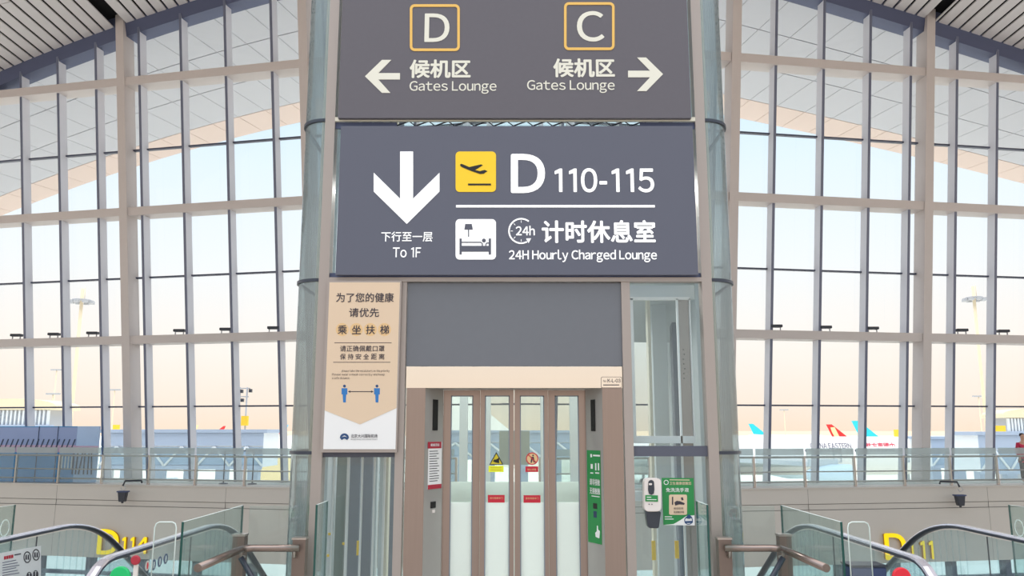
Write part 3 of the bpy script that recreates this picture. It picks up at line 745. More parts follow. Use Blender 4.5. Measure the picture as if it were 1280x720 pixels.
DY1 = YD+.009
def flat_thing(name, pts, Y, m_, label, cat, group=None):
    o = pshape(None, pts, Y, m_, name, .002); return tag(o, label, cat, group)
w1 = flat_thing('warning_sticker', [(611.5, 581), (620.4, 565), (629.3, 581)], DY1, 'black', 'yellow warning triangle sticker on the lift door glass', 'sticker')
pshape(w1, [(613.3, 580), (620.4, 567.2), (627.5, 580)], DY1-.0025, 'dull_yellow', 'face', .001)
pshape(w1, [(616, 576.5), (619, 573.5), (619, 575), (624, 572), (624, 579), (619, 578)], DY1-.004, 'black', 'hand_icon', .001)
l1 = flat_thing('caution_sticker', [(610.7, 582.3), (629.5, 582.3), (629.5, 590), (610.7, 590)], DY1, 'lime', 'lime yellow caution strip below the warning triangle on the lift door', 'sticker')
for y_ in (584.2, 587): pshape(l1, [(613, y_), (627, y_), (627, y_+1), (613, y_+1)], DY1-.0025, 'dull_yellow', 'print_line', .0006)
r0 = tag(ring_mb(circ(665.2, 573.3, 7.8, 32), circ(665.2, 573.3, 6.5, 32), DY1, .002).build('no_leaning_sticker', 'red'), 'round prohibition sticker with a leaning figure on the lift door glass', 'sticker')
pshape(r0, circ(665.2, 573.3, 6.5, 28), DY1-.0005, 'poster_tan', 'face', .001)
pshape(r0, circ(666.3, 569.3, 1.1, 12), DY1-.002, 'ink', 'figure_icon', .001)
pshape(r0, [(664, 571), (667.2, 571), (668.5, 578), (667, 578), (665.8, 574.5), (664.6, 578.6), (663.2, 578.4)], DY1-.002, 'ink', 'figure_icon', .001)
pshape(r0, [(660.2, 569), (661, 568.2), (670.4, 577.6), (669.6, 578.4)], DY1-.0035, 'red', 'slash', .0008)
for (x0, y0, x1, y1), lb, tx in (((656.8, 583, 672.8, 590), 'small red strip sticker under the round prohibition sticker', '禁止倚靠'), ((609.8, 618.7, 630.8, 628.2), 'red strip sticker below the yellow caution strip, at the frosted glass edge', '请勿倚靠车门'), ((654.4, 619, 675.6, 628.4), 'red strip sticker below the round sticker, at the frosted glass edge', '请勿倚靠车门')):
    r_ = flat_thing('red_strip_sticker', [(x0, y0), (x1, y0), (x1, y1), (x0, y1)], DY1, 'red', lb, 'sticker', 'red strip stickers on the lift doors')
    ptext(r_, tx, x0+2.5, y0+2.6, x1-2.5, y0+5.2, DY1-.0022, 'poster_tan')
rn = flat_thing('rear_notice', [(624, 538.5), (662, 538.5), (662, 581), (624, 581)], 9.08, 'inner_green', 'plain grey-green notice on the rear shaft glass seen through the lift doors', 'notice')

# sanitiser dispenser and its poster on the side glass
DYs = YF+.028
sd_ = thing('sanitiser_dispenser', tuple(at(813, 660, DYs)), 'white wall soap dispenser with black drip tray on the side glass', 'dispenser')
A0 = [at(*p, DYs) for p in rrect(803, 597, 824, 638, 5)]
MB().prism(A0, (0, -.10, 0)).build('body', 'pale', sd_, bevel=.004)
DF = DYs-.104
pshape(sd_, circ(813.9, 603.6, 3.6, 16, 180, 360)+[(818, 612), (817.2, 617), (814, 618.6), (811, 617), (810, 612)], DF+.002, 'charcoal', 'level_window', .003)
pshape(sd_, rrect(811, 604, 815, 606.4, 1), DF-.001, 'pale', 'window_badge', .002)
lab = pshape(sd_, [(806.6, 618.8), (822.4, 619.2), (822.4, 627), (806.6, 626.6)], DF+.002, 'green', 'label', .003)
pshape(lab, [(808.5, 621), (814, 621.1), (814, 622), (808.5, 621.9)], DF-.001, 'poster_white', 'label_line', .002)
pshape(lab, [(808.5, 624), (820.5, 624.2), (820.5, 625), (808.5, 624.8)], DF-.001, 'poster_white', 'label_line', .002)
for cx in (811.4, 814.9): pshape(sd_, circ(cx, 630.3, .7, 10), DF+.002, 'charcoal', 'indicator', .003)
MB().prism([at(*p, DYs) for p in ((805, 637), (824, 638.5), (821.4, 658), (820, 659), (809.4, 658.6), (807.8, 656))], (0, -.085, 0)).build('drip_tray', 'charcoal', sd_, bevel=.004)
gp = thing('hand_poster', tuple(at(848, 657, DYs)), 'green hand cleaning poster with cream panel beside the dispenser', 'poster')
PG = DYs-.001
pshape(gp, [(827, 597.3), (866.8, 597.6), (868.5, 656.8), (829.3, 656.2)], PG, 'green', 'sheet', .002)
pshape(gp, [(829.3, 656.2), (868.5, 656.8), (868.2, 644), (858, 645), (850, 650.5), (842, 655)], PG-.0022, 'poster_white', 'white_corner', .0008)
pshape(gp, rrect(836.3, 618.2, 858.8, 643.5, 2), PG-.0032, 'poster_peach', 'picture_panel', .0008)
ring_mb(circ(832.7, 603, 3.1, 20), circ(832.7, 603, 2.3, 20), PG-.0022, .0008).build('emblem', 'poster_white', gp)
ptext(gp, '卫生健康提醒您', 837, 602.2, 864, 606, PG-.0022, 'poster_peach', .01)
ptext(gp, '免洗洗手液', 832.5, 609.8, 861, 615, PG-.0022, 'poster_white', .01)
pshape(gp, [(837, 599.3), (862, 599.6), (862, 600.6), (837, 600.3)], PG-.0022, 'poster_peach', 'title_line', .0008)
pshape(gp, [(843, 628), (846, 626), (850, 626.5), (856, 629), (855, 631), (849, 630.5), (844, 632)], PG-.0045, 'ink', 'hand_icon', .0008)
pshape(gp, [(851, 622), (853.5, 621.4), (854.5, 625), (852, 625.6)], PG-.0045, 'ink', 'bottle_icon', .0008)
pshape(gp, [(840, 621), (841.5, 621), (841.5, 631), (840, 631)], PG-.0045, 'ink', 'side_text_line', .0008)
ptext(gp, '请自取用', 842, 634, 854, 637, PG-.0042, 'ink'); ptext(gp, '无接触消毒', 842, 638.5, 855, 641.6, PG-.0042, 'ink')
ring_mb(circ(860.7, 650.5, 5.4, 24), circ(860.7, 650.5, 4.4, 24), PG-.0035, .0008).build('round_badge', 'navy', gp)
pshape(gp, [(856.5, 647.5), (861, 642.5), (865.5, 647), (861.5, 648.6)], PG-.005, 'navy', 'badge_icon', .0008)
pshape(gp, [(856, 651.5), (866, 651), (866, 653.5), (856, 654)], PG-.005, 'navy', 'badge_icon', .0008)
for y_ in (645.5, 648.3): pshape(gp, [(831, y_), (840+2*(y_ > 647), y_), (840+2*(y_ > 647), y_+1), (831, y_+1)], PG-.0022, 'poster_white', 'print_line', .0008)

# ------------------------------------------------------------------ handrail barriers and escalators on both sides of the tower
def arc(cy, cz, r, a0, a1, n=8):
    return [(cy+r*math.cos(math.radians(a0+(a1-a0)*i/n)), cz+r*math.sin(math.radians(a0+(a1-a0)*i/n))) for i in range(n+1)]
def glass_slab(parent, name, x, y0, y1, z0, z1, near_edge=True, m_='guard_glass'):
    mb = MB(); mb.box(x-.008, x+.008, y0, y1, z0, z1)
    mb.mi = 1
    o = mb.build(name, [m_, 'glass_edge', 'glass_rim'], parent)
    for p in o.data.polygons:
        n = p.normal
        p.material_index = 1 if abs(n.y) > .7 else (2 if n.z > .7 else 0)
    return o
def side_set(sg, word, far):
    # barrier: steel posts, tube handrail, glass panes
    bar = thing('handrail_barrier', (sg*2.05, 6.6, 0), f'steel tube handrail and glass barrier between lift tower and escalator, {far} half', 'barrier', 'handrail barriers')
    for x, y, h, w in ((1.64, 6.60, .92, .05), (2.12, 6.64, .94, .045), (2.20, 5.42, .80, .05)):
        MB().box(sg*x-w, sg*x+w, y-.045, y+.045, 0, h).build('post', 'post_brown', bar)
        MB().box(sg*x-w-.006, sg*x+w+.006, y-.05, y+.05, h, h+.015).build('post_cap', 'chrome', bar)
    zr = .865
    path = [(sg*1.62, 6.50, zr), (sg*1.97, 6.50, zr)]+[(sg*(1.97+.08*math.sin(a)), 6.42+.08*math.cos(a), zr) for a in (.4, .8, 1.2, PI/2)]+[(sg*2.05, 5.58, zr)]
    MB().tube(path, .027, 12).build('handrail', 'tube_dark', bar)
    MB().tube([(sg*2.05, 6.45, zr-.06), (sg*1.72, 6.45, .3)], .022, 8).build('brace', 'rail_dark', bar)
    for x, y in ((1.66, 6.53), (2.07, 6.55)):
        MB().tube([(sg*x, y+.06, zr-.08), (sg*x, y-.03, zr-.06), (sg*x, y-.03, zr)], .011, 8).build('rail_bracket', 'chrome', bar)
    glass_slab(bar, 'glass_panel', sg*2.135, 5.5, 6.70, .08, 1.165)
    mb = MB(); x0, x1 = sorted((sg*1.69, sg*2.06)); mb.box(x0, x1, 6.64, 6.652, .08, 1.165); mb.build('glass_panel', 'thin_glass', bar)
    glass_slab(bar, 'glass_panel', sg*1.465, 6.34, 6.70, .02, 1.2)
    # acrylic guard plate clipped beside the handrail
    ac = thing('guard_plate', (sg*2.185, 5.35, .78), f'clear acrylic anti-pinch plate with rounded top beside the {word} escalator handrail', 'guard plate', 'acrylic guard plates')
    P = [(sg*2.185+a, 5.35, b) for a, b in ((-.068, .78), (.068, .78), (.068, 1.145), (.06, 1.17), (.04, 1.18), (-.04, 1.18), (-.06, 1.17), (-.068, 1.145))]
    MB().prism(P, (0, .006, 0)).build('plate', 'thin_glass', ac)
    MB().tube([Vector(p)+Vector((0, .003, 0)) for p in (P[0], P[7], P[6], P[5], P[4], P[3], P[2], P[1])], .004, 6, up=(0, 1, 0)).build('rim', 'glass_rim', ac)
    MB().box(sg*2.185-.08, sg*2.185+.08, 5.335, 5.37, .74, .785).build('clamp', 'post_brown', ac)
    # escalator
    es = thing('escalator', (sg*3.1, 5.2, 0), f'escalator with black handrails going down past the lift tower on the {far} half', 'escalator', 'escalators')
    zt_, sl = .965, math.tan(math.radians(30))
    def rail_path(zoff, shrink=0.0):
        r = .36-shrink; cy, cz = 5.32, zt_-.36
        p = arc(cy, cz, r, 250, 90, 12)
        y1 = 6.95; zz = zt_-shrink
        p += [(5.9, zz), (6.5, zz)]
        Rb = 2.0; n = 10
        for i in range(n+1):
            a = math.radians(30*i/n); p.append((y1+Rb*math.sin(a), zz-Rb*(1-math.cos(a))))
        ye, ze = p[-1]
        for i in range(1, 6):
            p.append((ye+1.5*i, ze-1.5*i*sl))
        return p
    for xr in (2.50, 3.70):
        pa = rail_path(0)
        ring = [(.019*math.cos(2*PI*i/14), .036*math.sin(2*PI*i/14)) for i in range(14)]
        hr = MB().sweep([(sg*xr, a, b) for a, b in pa], ring, up=(1, 0, 0)).build('handrail', 'rubber', es)
        # pale strip along the rail top, its sheen put into the colour
        sheen_strip = []
        MB().sweep([(sg*xr, a, b) for a, b in rail_path(0, -.012)[6:]], [(.004, -.033), (-.006, -.026), (-.009, 0), (-.006, .026), (.004, .033)], up=(1, 0, 0)).build('handrail_sheen_strip', 'rail_sheen', hr)
        # balustrade glass under it
        top = rail_path(0, .03); mb = MB()
        low = [(a, max(-9, (.14 if a < 6.95 else .14-(a-6.75)*sl*min(1, .35+.1*(a-6.75))))) for a, b in top]
        use = [(t_, l_) for t_, l_ in zip(top[6:], low[6:])]
        for (t0, l0), (t1, l1) in zip(use[:-1], use[1:]):
            x0, x1 = sg*xr-.006, sg*xr+.006
            l0z = min(l0[1], t0[1]-.5) if t0[0] > 6.95 else l0[1]; l1z = min(l1[1], t1[1]-.5) if t1[0] > 6.95 else l1[1]
            if t0[0] > 6.95: l0z = t0[1]-.83
            if t1[0] > 6.95: l1z = t1[1]-.83
            mb.hexa([(x0, l0[0], l0z), (x1, l0[0], l0z), (x1, l1[0], l1z), (x0, l1[0], l1z), (x0, t0[0], t0[1]), (x1, t0[0], t0[1]), (x1, t1[0], t1[1]), (x0, t1[0], t1[1])])
        mb.build('balustrade_glass', 'rail_glass', es)
        mb = MB().box(sg*xr-.003, sg*xr+.003, 6.62, 6.63, .14, zt_-.03); mb.build('glass_joint', 'ink', es)
        mb = MB(); sk = [(5.05, .14), (6.8, .14), (7.6, -.08), (15.0, -.08-7.4*sl)]
        for (a, b), (c_, d_) in zip(sk[:-1], sk[1:]):
            mb.hexa([(sg*xr-.09, a, b-.14-.0), (sg*xr+.09, a, b-.14), (sg*xr+.09, c_, d_-.5), (sg*xr-.09, c_, d_-.5), (sg*xr-.09, a, b), (sg*xr+.09, a, b), (sg*xr+.09, c_, d_), (sg*xr-.09, c_, d_)])
        mb.build('skirt_deck', 'chrome', es)
    x0, x1 = sorted((sg*2.6, sg*3.6))
    MB().box(x0, x1, 4.9, 6.9, .004, .03).build('landing_plate', 'step', es)
    mb = MB(); y_, z_ = 6.9, .02
    for i in range(24):
        mb.box(x0, x1, y_, y_+.40, z_-.21, z_); y_ += .36; z_ -= .208 if i > 1 else .06
    mb.build('steps', 'step', es)
    mb = MB(); xa, xb = sorted((sg*2.45, sg*3.75))
    mb.hexa([(xa, 7.1, -1.2), (xb, 7.1, -1.2), (xb, 14.4, -5.4), (xa, 14.4, -5.4), (xa, 7.1, -.4), (xb, 7.1, -.4), (xb, 14.4, -4.6), (xa, 14.4, -4.6)])
    mb.build('truss_casing', 'band', es)
    # taller glass screen along the outer side of the escalator
    sc_ = glass_slab(None, 'glass_screen', sg*3.97, 5.45, 6.75, .0, 1.165)
    tag(sc_, f'upright glass screen on the outer side of the {word} escalator, round sticker on it', 'screen', 'outer glass screens')
    st = MB(); n = 20; cy, cz, r = 6.62, 1.00, .06
    A = [(sg*3.956, cy+r*math.cos(2*PI*i/n), cz+r*1.1*math.sin(2*PI*i/n)) for i in range(n)]; B = [(sg*3.956, cy+r*.86*math.cos(2*PI*i/n), cz+r*.95*math.sin(2*PI*i/n)) for i in range(n)]
    for i in range(n):
        j = (i+1) % n; P = [Vector(q) for q in (A[i], A[j], B[j], B[i])]; st.hexa([*P]+[p+Vector((-sg*.002, 0, 0)) for p in P])
    st.build('round_mark', 'frost', sc_)
    return es
side_set(-1, 'green disc', 'D114')
side_set(1, 'red disc', 'D111')
for px_, m_, lb in ((150, 'lamp_green', 'round green go disc standing at the escalator head near the D114 letters'), (1127, 'lamp_red', 'round red stop disc standing at the escalator head near the D111 letters')):
    c0 = at(px_, 721, 4.86)
    if px_ > 600: pass
    root = thing('escalator_signal', (c0.x, 4.86, 0), lb, 'signal', 'escalator signals')
    r = .057 if px_ < 600 else .051
    MB().lathe([(0, r), (.015, r), (.02, r*.9)], (c0.x, 4.87, c0.z), (0, -1, 0), 28).build('disc', m_, root)
    MB().tube([(c0.x, 4.875, 0), (c0.x, 4.875, c0.z)], .012, 8, up=(0, 1, 0)).build('stem', 'charcoal', root)
bx_ = thing('service_box', tuple(at(1086, 708, 5.5)-Vector((0, 0, .9))), 'dark blue box beside the acrylic plate of the red disc escalator', 'box')
a_, b_ = at(1064, 709, 5.5), at(1108, 709, 5.5)
MB().box(a_.x, b_.x, 5.5, 5.66, 0, a_.z).build('body', 'box_blue', bx_, bevel=.006)
MB().box(a_.x-.004, b_.x+.004, 5.495, 5.665, a_.z, a_.z+.012).build('lid', 'charcoal', bx_)
# safety stickers on the escalator glass
xs_ = -2.485
def esc_disc(px, py, r, m_, label, icon='poster_white', group=None):
    p = plane_hit(px, py, (xs_, 0, 0), Vector((1, 0, 0))); n = 18
    P = [(xs_, p.y+r*math.cos(2*PI*i/n), p.z+r*math.sin(2*PI*i/n)) for i in range(n)]
    o = MB().prism(P, (.002, 0, 0)).build('round_sticker', m_, None); tag(o, label, 'sticker', group)
    MB().prism([(xs_+.0025, p.y+a*r, p.z+b*r) for a, b in ((-.2, .6), (.2, .6), (.35, 0), (.2, -.65), (-.2, -.65), (-.35, 0))], (.001, 0, 0)).build('figure_icon', icon, o)
for px_, py_, lb in ((192, 706, 'blue round safety sticker on escalator glass, first after the pale one'), (199.5, 702, 'blue round safety sticker on escalator glass, middle of the three'), (207, 698.5, 'blue round safety sticker on escalator glass, last one by the steel post')):
    esc_disc(px_, py_, .036, 'navy', lb, 'bridge_light', 'blue round stickers')
esc_disc(184, 707, .034, 'pale', 'pale round prohibition sticker on escalator glass beside the blue ones', 'lamp_red')
rd = thing('stop_marker', tuple(at(170, 712, 5.1)), 'small red round marker on a pale stalk at the green disc escalator', 'marker')
p_ = at(170, 700, 5.1)
MB().lathe([(0, .028), (.01, .028), (.014, .022)], p_, (0, -1, 0), 20).build('disc', 'dark_red', rd)
MB().box(p_.x-.012, p_.x+.012, 5.1, 5.115, .0, p_.z-.028).build('stalk', 'pale', rd)
# notice on the outer escalator glass
xn = -3.685
nt_ = thing('escalator_notice', tuple(plane_hit(26, 720, (xn, 0, 0), Vector((1, 0, 0)))), 'white passenger notice sheet with round warning icons on the outer escalator glass', 'notice')
def nplate(pts, m_, name, lift=0.0, par=None):
    P = [plane_hit(a, b, (xn+lift, 0, 0), Vector((1, 0, 0))) for a, b in pts]
    return MB().prism(P, (.0015, 0, 0)).build(name, m_, par or nt_)
nplate([(-14, 694), (51, 682), (51, 742), (-14, 764)], 'poster_white', 'sheet')
for i in range(4): nplate([(5+i*3, 695.5-i*.6), (7.4+i*3, 695-i*.6), (7.4+i*3, 699-i*.6), (5+i*3, 699.6-i*.6)], 'red', 'title_mark', .002)
nplate([(18, 693), (26, 691.6), (26, 693), (18, 694.4)], 'ink', 'print_line', .002)
for i in range(6):
    y_ = 703+i*3.2; nplate([(3, y_), (20+(i % 3)*2, y_-3.4), (20+(i % 3)*2, y_-2.6), (3, y_+.8)], 'text_grey', 'print_line', .002)
for cx, cy in ((34, 696.5), (45, 693.5), (36.5, 720), (44.5, 718)):
    r = 5.6 if cy < 710 else 4; k = 22
    A = [plane_hit(cx+.82*r*math.cos(2*PI*i/k), cy+1.3*r*math.sin(2*PI*i/k), (xn+.002, 0, 0), Vector((1, 0, 0))) for i in range(k)]
    B = [plane_hit(cx+.82*r*.8*math.cos(2*PI*i/k), cy+1.3*r*.82*math.sin(2*PI*i/k), (xn+.002, 0, 0), Vector((1, 0, 0))) for i in range(k)]
    mb = MB(); t_ = Vector((.0015, 0, 0))
    for i in range(k):
        j = (i+1) % k; mb.hexa([A[i], A[j], B[j], B[i], A[i]+t_, A[j]+t_, B[j]+t_, B[i]+t_])
    mb.build('warning_ring', 'ink', nt_)
    for d in (-1.4, 1.4): nplate([(cx+d-.7, cy-3), (cx+d+.7, cy-3.2), (cx+d+.9, cy+3), (cx+d-.9, cy+3.2)], 'ink', 'figure_icon', .002)

# ------------------------------------------------------------------ gate letters on the wall band
def gate_sign(sd, body, specs, label):
    q = SIDE[sd]; n = -q['out']; r_ = None
    p0 = plane_hit(specs[0][0], specs[0][3], q['p'], q['out'])
    root = thing('gate_letters', tuple(p0), label, 'sign', 'gate letters on the wall band')
    for ch_, (x0, y0, x1, y1) in zip(body, specs):
        a = plane_hit(x0, y1, q['p'], q['out']); b = plane_hit(x1, y1, q['p'], q['out']); c_ = plane_hit(x0, y0, q['p'], q['out'])
        me, gx0, gx1, gy0, gy1 = glyph(ch_)
        mb = MB(); U = Vector((b.x-a.x, b.y-a.y, 0))/(gx1-gx0); V = Vector((0, 0, c_.z-a.z))/(gy1-gy0)
        bw = .022
        for k, (bx2, by2) in enumerate(((0, 0), (bw, 0), (-bw, 0), (0, bw), (0, -bw))):
            vs = [mb.b.verts.new(a+U*(w.co.x-gx0+bx2)+V*(w.co.y-gy0+by2)+n*(.10+.001*k)) for w in me.vertices]
            for p in me.polygons: mb.b.faces.new([vs[i] for i in p.vertices])
        let = mb.build('letter', 'glow_yellow', root, flip=False)
        mb = MB(); vs = [mb.b.verts.new(a+U*(w.co.x-gx0)+V*(w.co.y-gy0)+n*.01) for w in me.vertices]
        for p in me.polygons: mb.b.faces.new([vs[i] for i in p.vertices])
        ext = bmesh.ops.extrude_face_region(mb.b, geom=mb.b.faces[:])
        bmesh.ops.translate(mb.b, verts=[v for v in ext['geom'] if isinstance(v, bmesh.types.BMVert)], vec=n*.085)
        mb.build('letter_return', 'glow_side', let, flip=False)
gate_sign('L', 'D114', [(124, 661.5, 149, 691.5), (153, 671, 160, 691), (163.5, 671, 170.5, 691), (173, 671, 187, 691)], 'raised yellow gate letters D114 on the grey wall band')
gate_sign('R', 'D111', [(1105.5, 667, 1131, 698.5), (1134, 676, 1142, 698), (1148, 676, 1156, 698), (1158.5, 676, 1166.5, 698)], 'raised yellow gate letters D111 on the grey wall band')

# ------------------------------------------------------------------ floodlights on the ledge, little uplights on the middle beam
def floodlight(px, py, sd, dirx, label):
    p = plane_hit(px, py, SIDE[sd]['p']-SIDE[sd]['out']*.35, SIDE[sd]['out'])
    root = thing('floodlight', tuple(p), label, 'floodlight', 'floodlights hung from the ledge')
    q = SIDE[sd]['out']; ed = p+q*.35
    top = Vector((ed.x, ed.y, LEDGE+.04))-q*.06
    MB().tube([top+Vector((dirx*.42, .02, .02)), top+Vector((dirx*.40, 0, .10)), top+Vector((dirx*.05, 0, .10))-q*.3, top+Vector((0, 0, -.05))-q*.33], .03, 8, up=(1, 0, 0)).build('bracket_arm', 'charcoal', root)
    MB().tube([top+Vector((.05, 0, -.03))-q*.33, top+Vector((.1, 0, -.14))-q*.33, top+Vector((0, 0, -.20))-q*.33, top+Vector((-.06, 0, -.1))-q*.33], .012, 6, up=(0, 1, 0)).build('cable', 'pole_grey', root)
    a, b = p+Vector((-.14, -.09, 0)), p+Vector((.14, .09, .32))
    MB().hexa([(a.x+.05, a.y, a.z), (b.x-.05, a.y, a.z), (b.x-.05, b.y, a.z), (a.x+.05, b.y, a.z), (a.x, a.y, b.z), (b.x, a.y, b.z), (b.x, b.y, b.z), (a.x, b.y, b.z)]).build('lamp_housing', 'charcoal', root, bevel=.012)
    MB().box(a.x-.02, b.x+.02, a.y-.02, b.y+.02, b.z-.03, b.z+.01).build('rim', 'box_blue', root)
    MB().box(p.x-.03, p.x+.03, p.y-.02, p.y+.02, p.z-.05, p.z).build('yoke', 'charcoal', root)
floodlight(153, 627, 'L', .9, 'black floodlight hung from the ledge above the D114 letters')
floodlight(1200.5, 632, 'R', -.9, 'black floodlight hung from the ledge above the D111 letters')
ups = [('L', 17.5, 'first'), ('L', 64.5, 'second'), ('L', 113, 'third'), ('L', 222, 'fourth'), ('L', 280, 'fifth'), ('L', 340, 'sixth'), ('R', 972, 'first'), ('R', 1034, 'second'), ('R', 1093, 'third'), ('R', 1205, 'fourth'), ('R', 1257, 'fifth')]
proto = None
for sd, px_, w_ in ups:
    q = SIDE[sd]; n = Vector((q['out'].x, q['out'].y, K_LEAN)).normalized()
    s_ = (plane_hit(px_, 420, fp(sd, 0, 0, 0), n)-fp(sd, 0, 0, 0)).dot(q['d'])
    base = fp(sd, s_, .10, 5.0)
    lb = f'flat uplight on the facade beam, {w_} ' + ('from the outer end, D114 half' if sd == 'L' else 'from the lift tower, D111 half')
    if proto is None:
        proto = thing('uplight', tuple(base), lb, 'uplight', 'uplights on the facade beam')
        MB().box(base.x-.19, base.x+.19, base.y-.10, base.y+.10, base.z+.10, base.z+.19).build('lamp_head', 'charcoal', proto, bevel=.01)
        for dx in (-.14, .14): MB().box(base.x+dx-.012, base.x+dx+.012, base.y-.02, base.y+.02, base.z, base.z+.10).build('leg', 'pole_grey', proto)
    else:
        o = copy_tree(proto); o.location = base; o['label'] = lb

# ------------------------------------------------------------------ things on the walkway
q = SIDE['L']
def wk(px, py, off): 
    h = plane_hit(px, py, q['p']+q['out']*off, q['out']); return (h-q['p']-q['out']*off).dot(q['d']), h.z
OFFM = .75
sA, zA = wk(-30, 533, OFFM); sB, _ = wk(124.5, 533, OFFM); sM, _ = wk(97, 533, OFFM)
mur = thing('mural_hoarding', tuple(lp('L', (sA+sB)/2, OFFM, LEDGE)), 'long blue printed hoarding standing on the walkway behind the guard rail', 'hoarding')
zm = zA
def mp(s0, s1, z0, z1, m_, name, par=mur, o0=OFFM, th=.06): return fbar(MB(), lp, 'L', s0, s1, o0, o0+th, z0, z1).build(name, m_, par)
mp(sA, sM, LEDGE, zm, 'mural_blue', 'panel'); mp(sM, sB, LEDGE, zm, 'mural_pale', 'panel')
mp(sA, sM, LEDGE+1.0, zm-.03, 'mural_top', 'print_upper_band', o0=OFFM-.004, th=.003)
mp(sA, sM, LEDGE+.98, LEDGE+1.22, 'mural_pink', 'print_pink_band', o0=OFFM-.008, th=.003)
mp(sM+.05, sB-.02, LEDGE+1.0, LEDGE+1.2, 'mural_pink', 'print_cloud', o0=OFFM-.004, th=.003)
mb = MB(); n_s = 17
for i in range(n_s):
    s_ = sM+.02+(i)*.205
    P = [lp('L', s_, OFFM-.012, LEDGE+1.42), lp('L', s_+.05, OFFM-.012, LEDGE+1.42), lp('L', s_+.19, OFFM-.012, LEDGE+1.08), lp('L', s_+.14, OFFM-.012, LEDGE+1.08)]
    P = [lp('L', s_+.0, OFFM-.012, LEDGE+1.42), lp('L', s_+.045, OFFM-.012, LEDGE+1.42), lp('L', s_+.17, OFFM-.012, LEDGE+1.08), lp('L', s_+.125, OFFM-.012, LEDGE+1.08)]
    mb.prism(P, -q['out']*.003)
mb.build('print_struts', 'mural_dark', mur)
mb = MB()
for px_ in range(74, 92, 4):
    s_, _ = wk(px_, 575, OFFM); mb.hexa([lp('L', s_-.025, OFFM-.016, LEDGE+.42), lp('L', s_+.025, OFFM-.016, LEDGE+.42), lp('L', s_+.025, OFFM-.012, LEDGE+.42), lp('L', s_-.025, OFFM-.012, LEDGE+.42), lp('L', s_-.025, OFFM-.016, LEDGE+.92), lp('L', s_+.025, OFFM-.016, LEDGE+.92), lp('L', s_+.025, OFFM-.012, LEDGE+.92), lp('L', s_-.025, OFFM-.012, LEDGE+.92)])
mb.build('print_pale_bars', 'bridge_light', mur)
mb = MB()
for xa, xb in ((93, 91), (98, 95), (104, 99), (107, 105), (112, 110), (115, 115)):
    s0, _ = wk(xa, 565, OFFM); s1, _ = wk(xb, 588, OFFM)
    mb.prism([lp('L', s0-.025, OFFM-.02, LEDGE+.98), lp('L', s0+.025, OFFM-.02, LEDGE+.98), lp('L', s1+.025, OFFM-.02, LEDGE+.26), lp('L', s1-.025, OFFM-.02, LEDGE+.26)], -q['out']*.003)
mb.build('print_dark_legs', 'mural_dark', mur)
for px_ in (47, 71): 
    s_, _ = wk(px_, 560, OFFM); mp(s_-.008, s_+.008, LEDGE, zm, 'mural_dark', 'panel_joint', o0=OFFM-.02, th=.02)
fr = thing('barrier_frame', tuple(lp('L', wk(299, 590, 1.0)[0], 1.0, LEDGE)), 'thin inverted-U barrier frame on round feet standing on the walkway', 'frame')
sa, _ = wk(280, 590, 1.0); sb, _ = wk(316, 590, 1.0)
MB().tube([lp('L', sa, 1.0, LEDGE+.02), lp('L', sa-.0, 1.0, LEDGE+1.06), lp('L', sb, 1.0, LEDGE+1.06), lp('L', sb, 1.0, LEDGE+.02)], .022, 8, up=(0, 1, 0)).build('hoop', 'dark_bar', fr)
for s_ in (sa, sb): MB().lathe([(0, .14), (.03, .14), (.05, .03)], lp('L', s_, 1.0, LEDGE), (0, 0, 1), 20).build('foot', 'dark_bar', fr)
# person in a red coat at the far end of the walkway
hp_ = plane_hit(1281, 600, SIDE['R']['p']+SIDE['R']['out']*1.0, SIDE['R']['out'])
px0, py0, pz0 = hp_.x+.06, hp_.y, LEDGE
person = thing('person', (px0, py0, pz0), 'person in a red coat and dark trousers standing on the walkway behind the guard rail', 'person')
def skin_body(name, joints, edges, m_, parent, sub=2):
    me = bpy.data.meshes.new(name); me.from_pydata([Vector(j[0])+Vector((px0, py0, pz0)) for j in joints], edges, []); me.materials.append(M[m_])
    o = bpy.data.objects.new(name, me); C.objects.link(o)
    sk = o.modifiers.new('skin', 'SKIN')
    if not me.skin_vertices: me.skin_vertices.new(name='skin')
    for i, j in enumerate(joints): me.skin_vertices[0].data[i].radius = (j[1], j[1]*(j[2] if len(j) > 2 else 1))
    me.skin_vertices[0].data[0].use_root = True
    sb_ = o.modifiers.new('sub', 'SUBSURF'); sb_.levels = sub; sb_.render_levels = sub
    dg = bpy.context.evaluated_depsgraph_get(); dg.update(); m2 = bpy.data.meshes.new_from_object(o.evaluated_get(dg)); bpy.data.objects.remove(o)
    for p in m2.polygons: p.use_smooth = True
    m2.materials.clear(); m2.materials.append(M[m_])
    o = bpy.data.objects.new(name, m2); C.objects.link(o); o.parent = parent; o.location = -parent.location; return o
J = [((0, 0, .80), .12, .8), ((0, 0, 1.05), .12, .8), ((0, 0, 1.27), .13, .7), ((0, 0, 1.36), .055), ((0, -.01, 1.43), .06), ((0, -.02, 1.53), .08), ((0, -.01, 1.60), .06),
     ((.17, 0, 1.27), .05), ((.22, 0, 1.02), .042), ((.20, -.08, .80), .032), ((.20, -.1, .72), .03), ((-.17, 0, 1.27), .05), ((-.22, 0, 1.02), .042), ((-.20, -.08, .80), .032), ((-.20, -.1, .72), .03),
     ((.09, 0, .74), .085), ((.10, 0, .42), .058), ((.10, .02, .08), .04), ((.10, -.12, .04), .035), ((-.09, 0, .74), .085), ((-.10, 0, .42), .058), ((-.10, .02, .08), .04), ((-.10, -.12, .04), .035)]
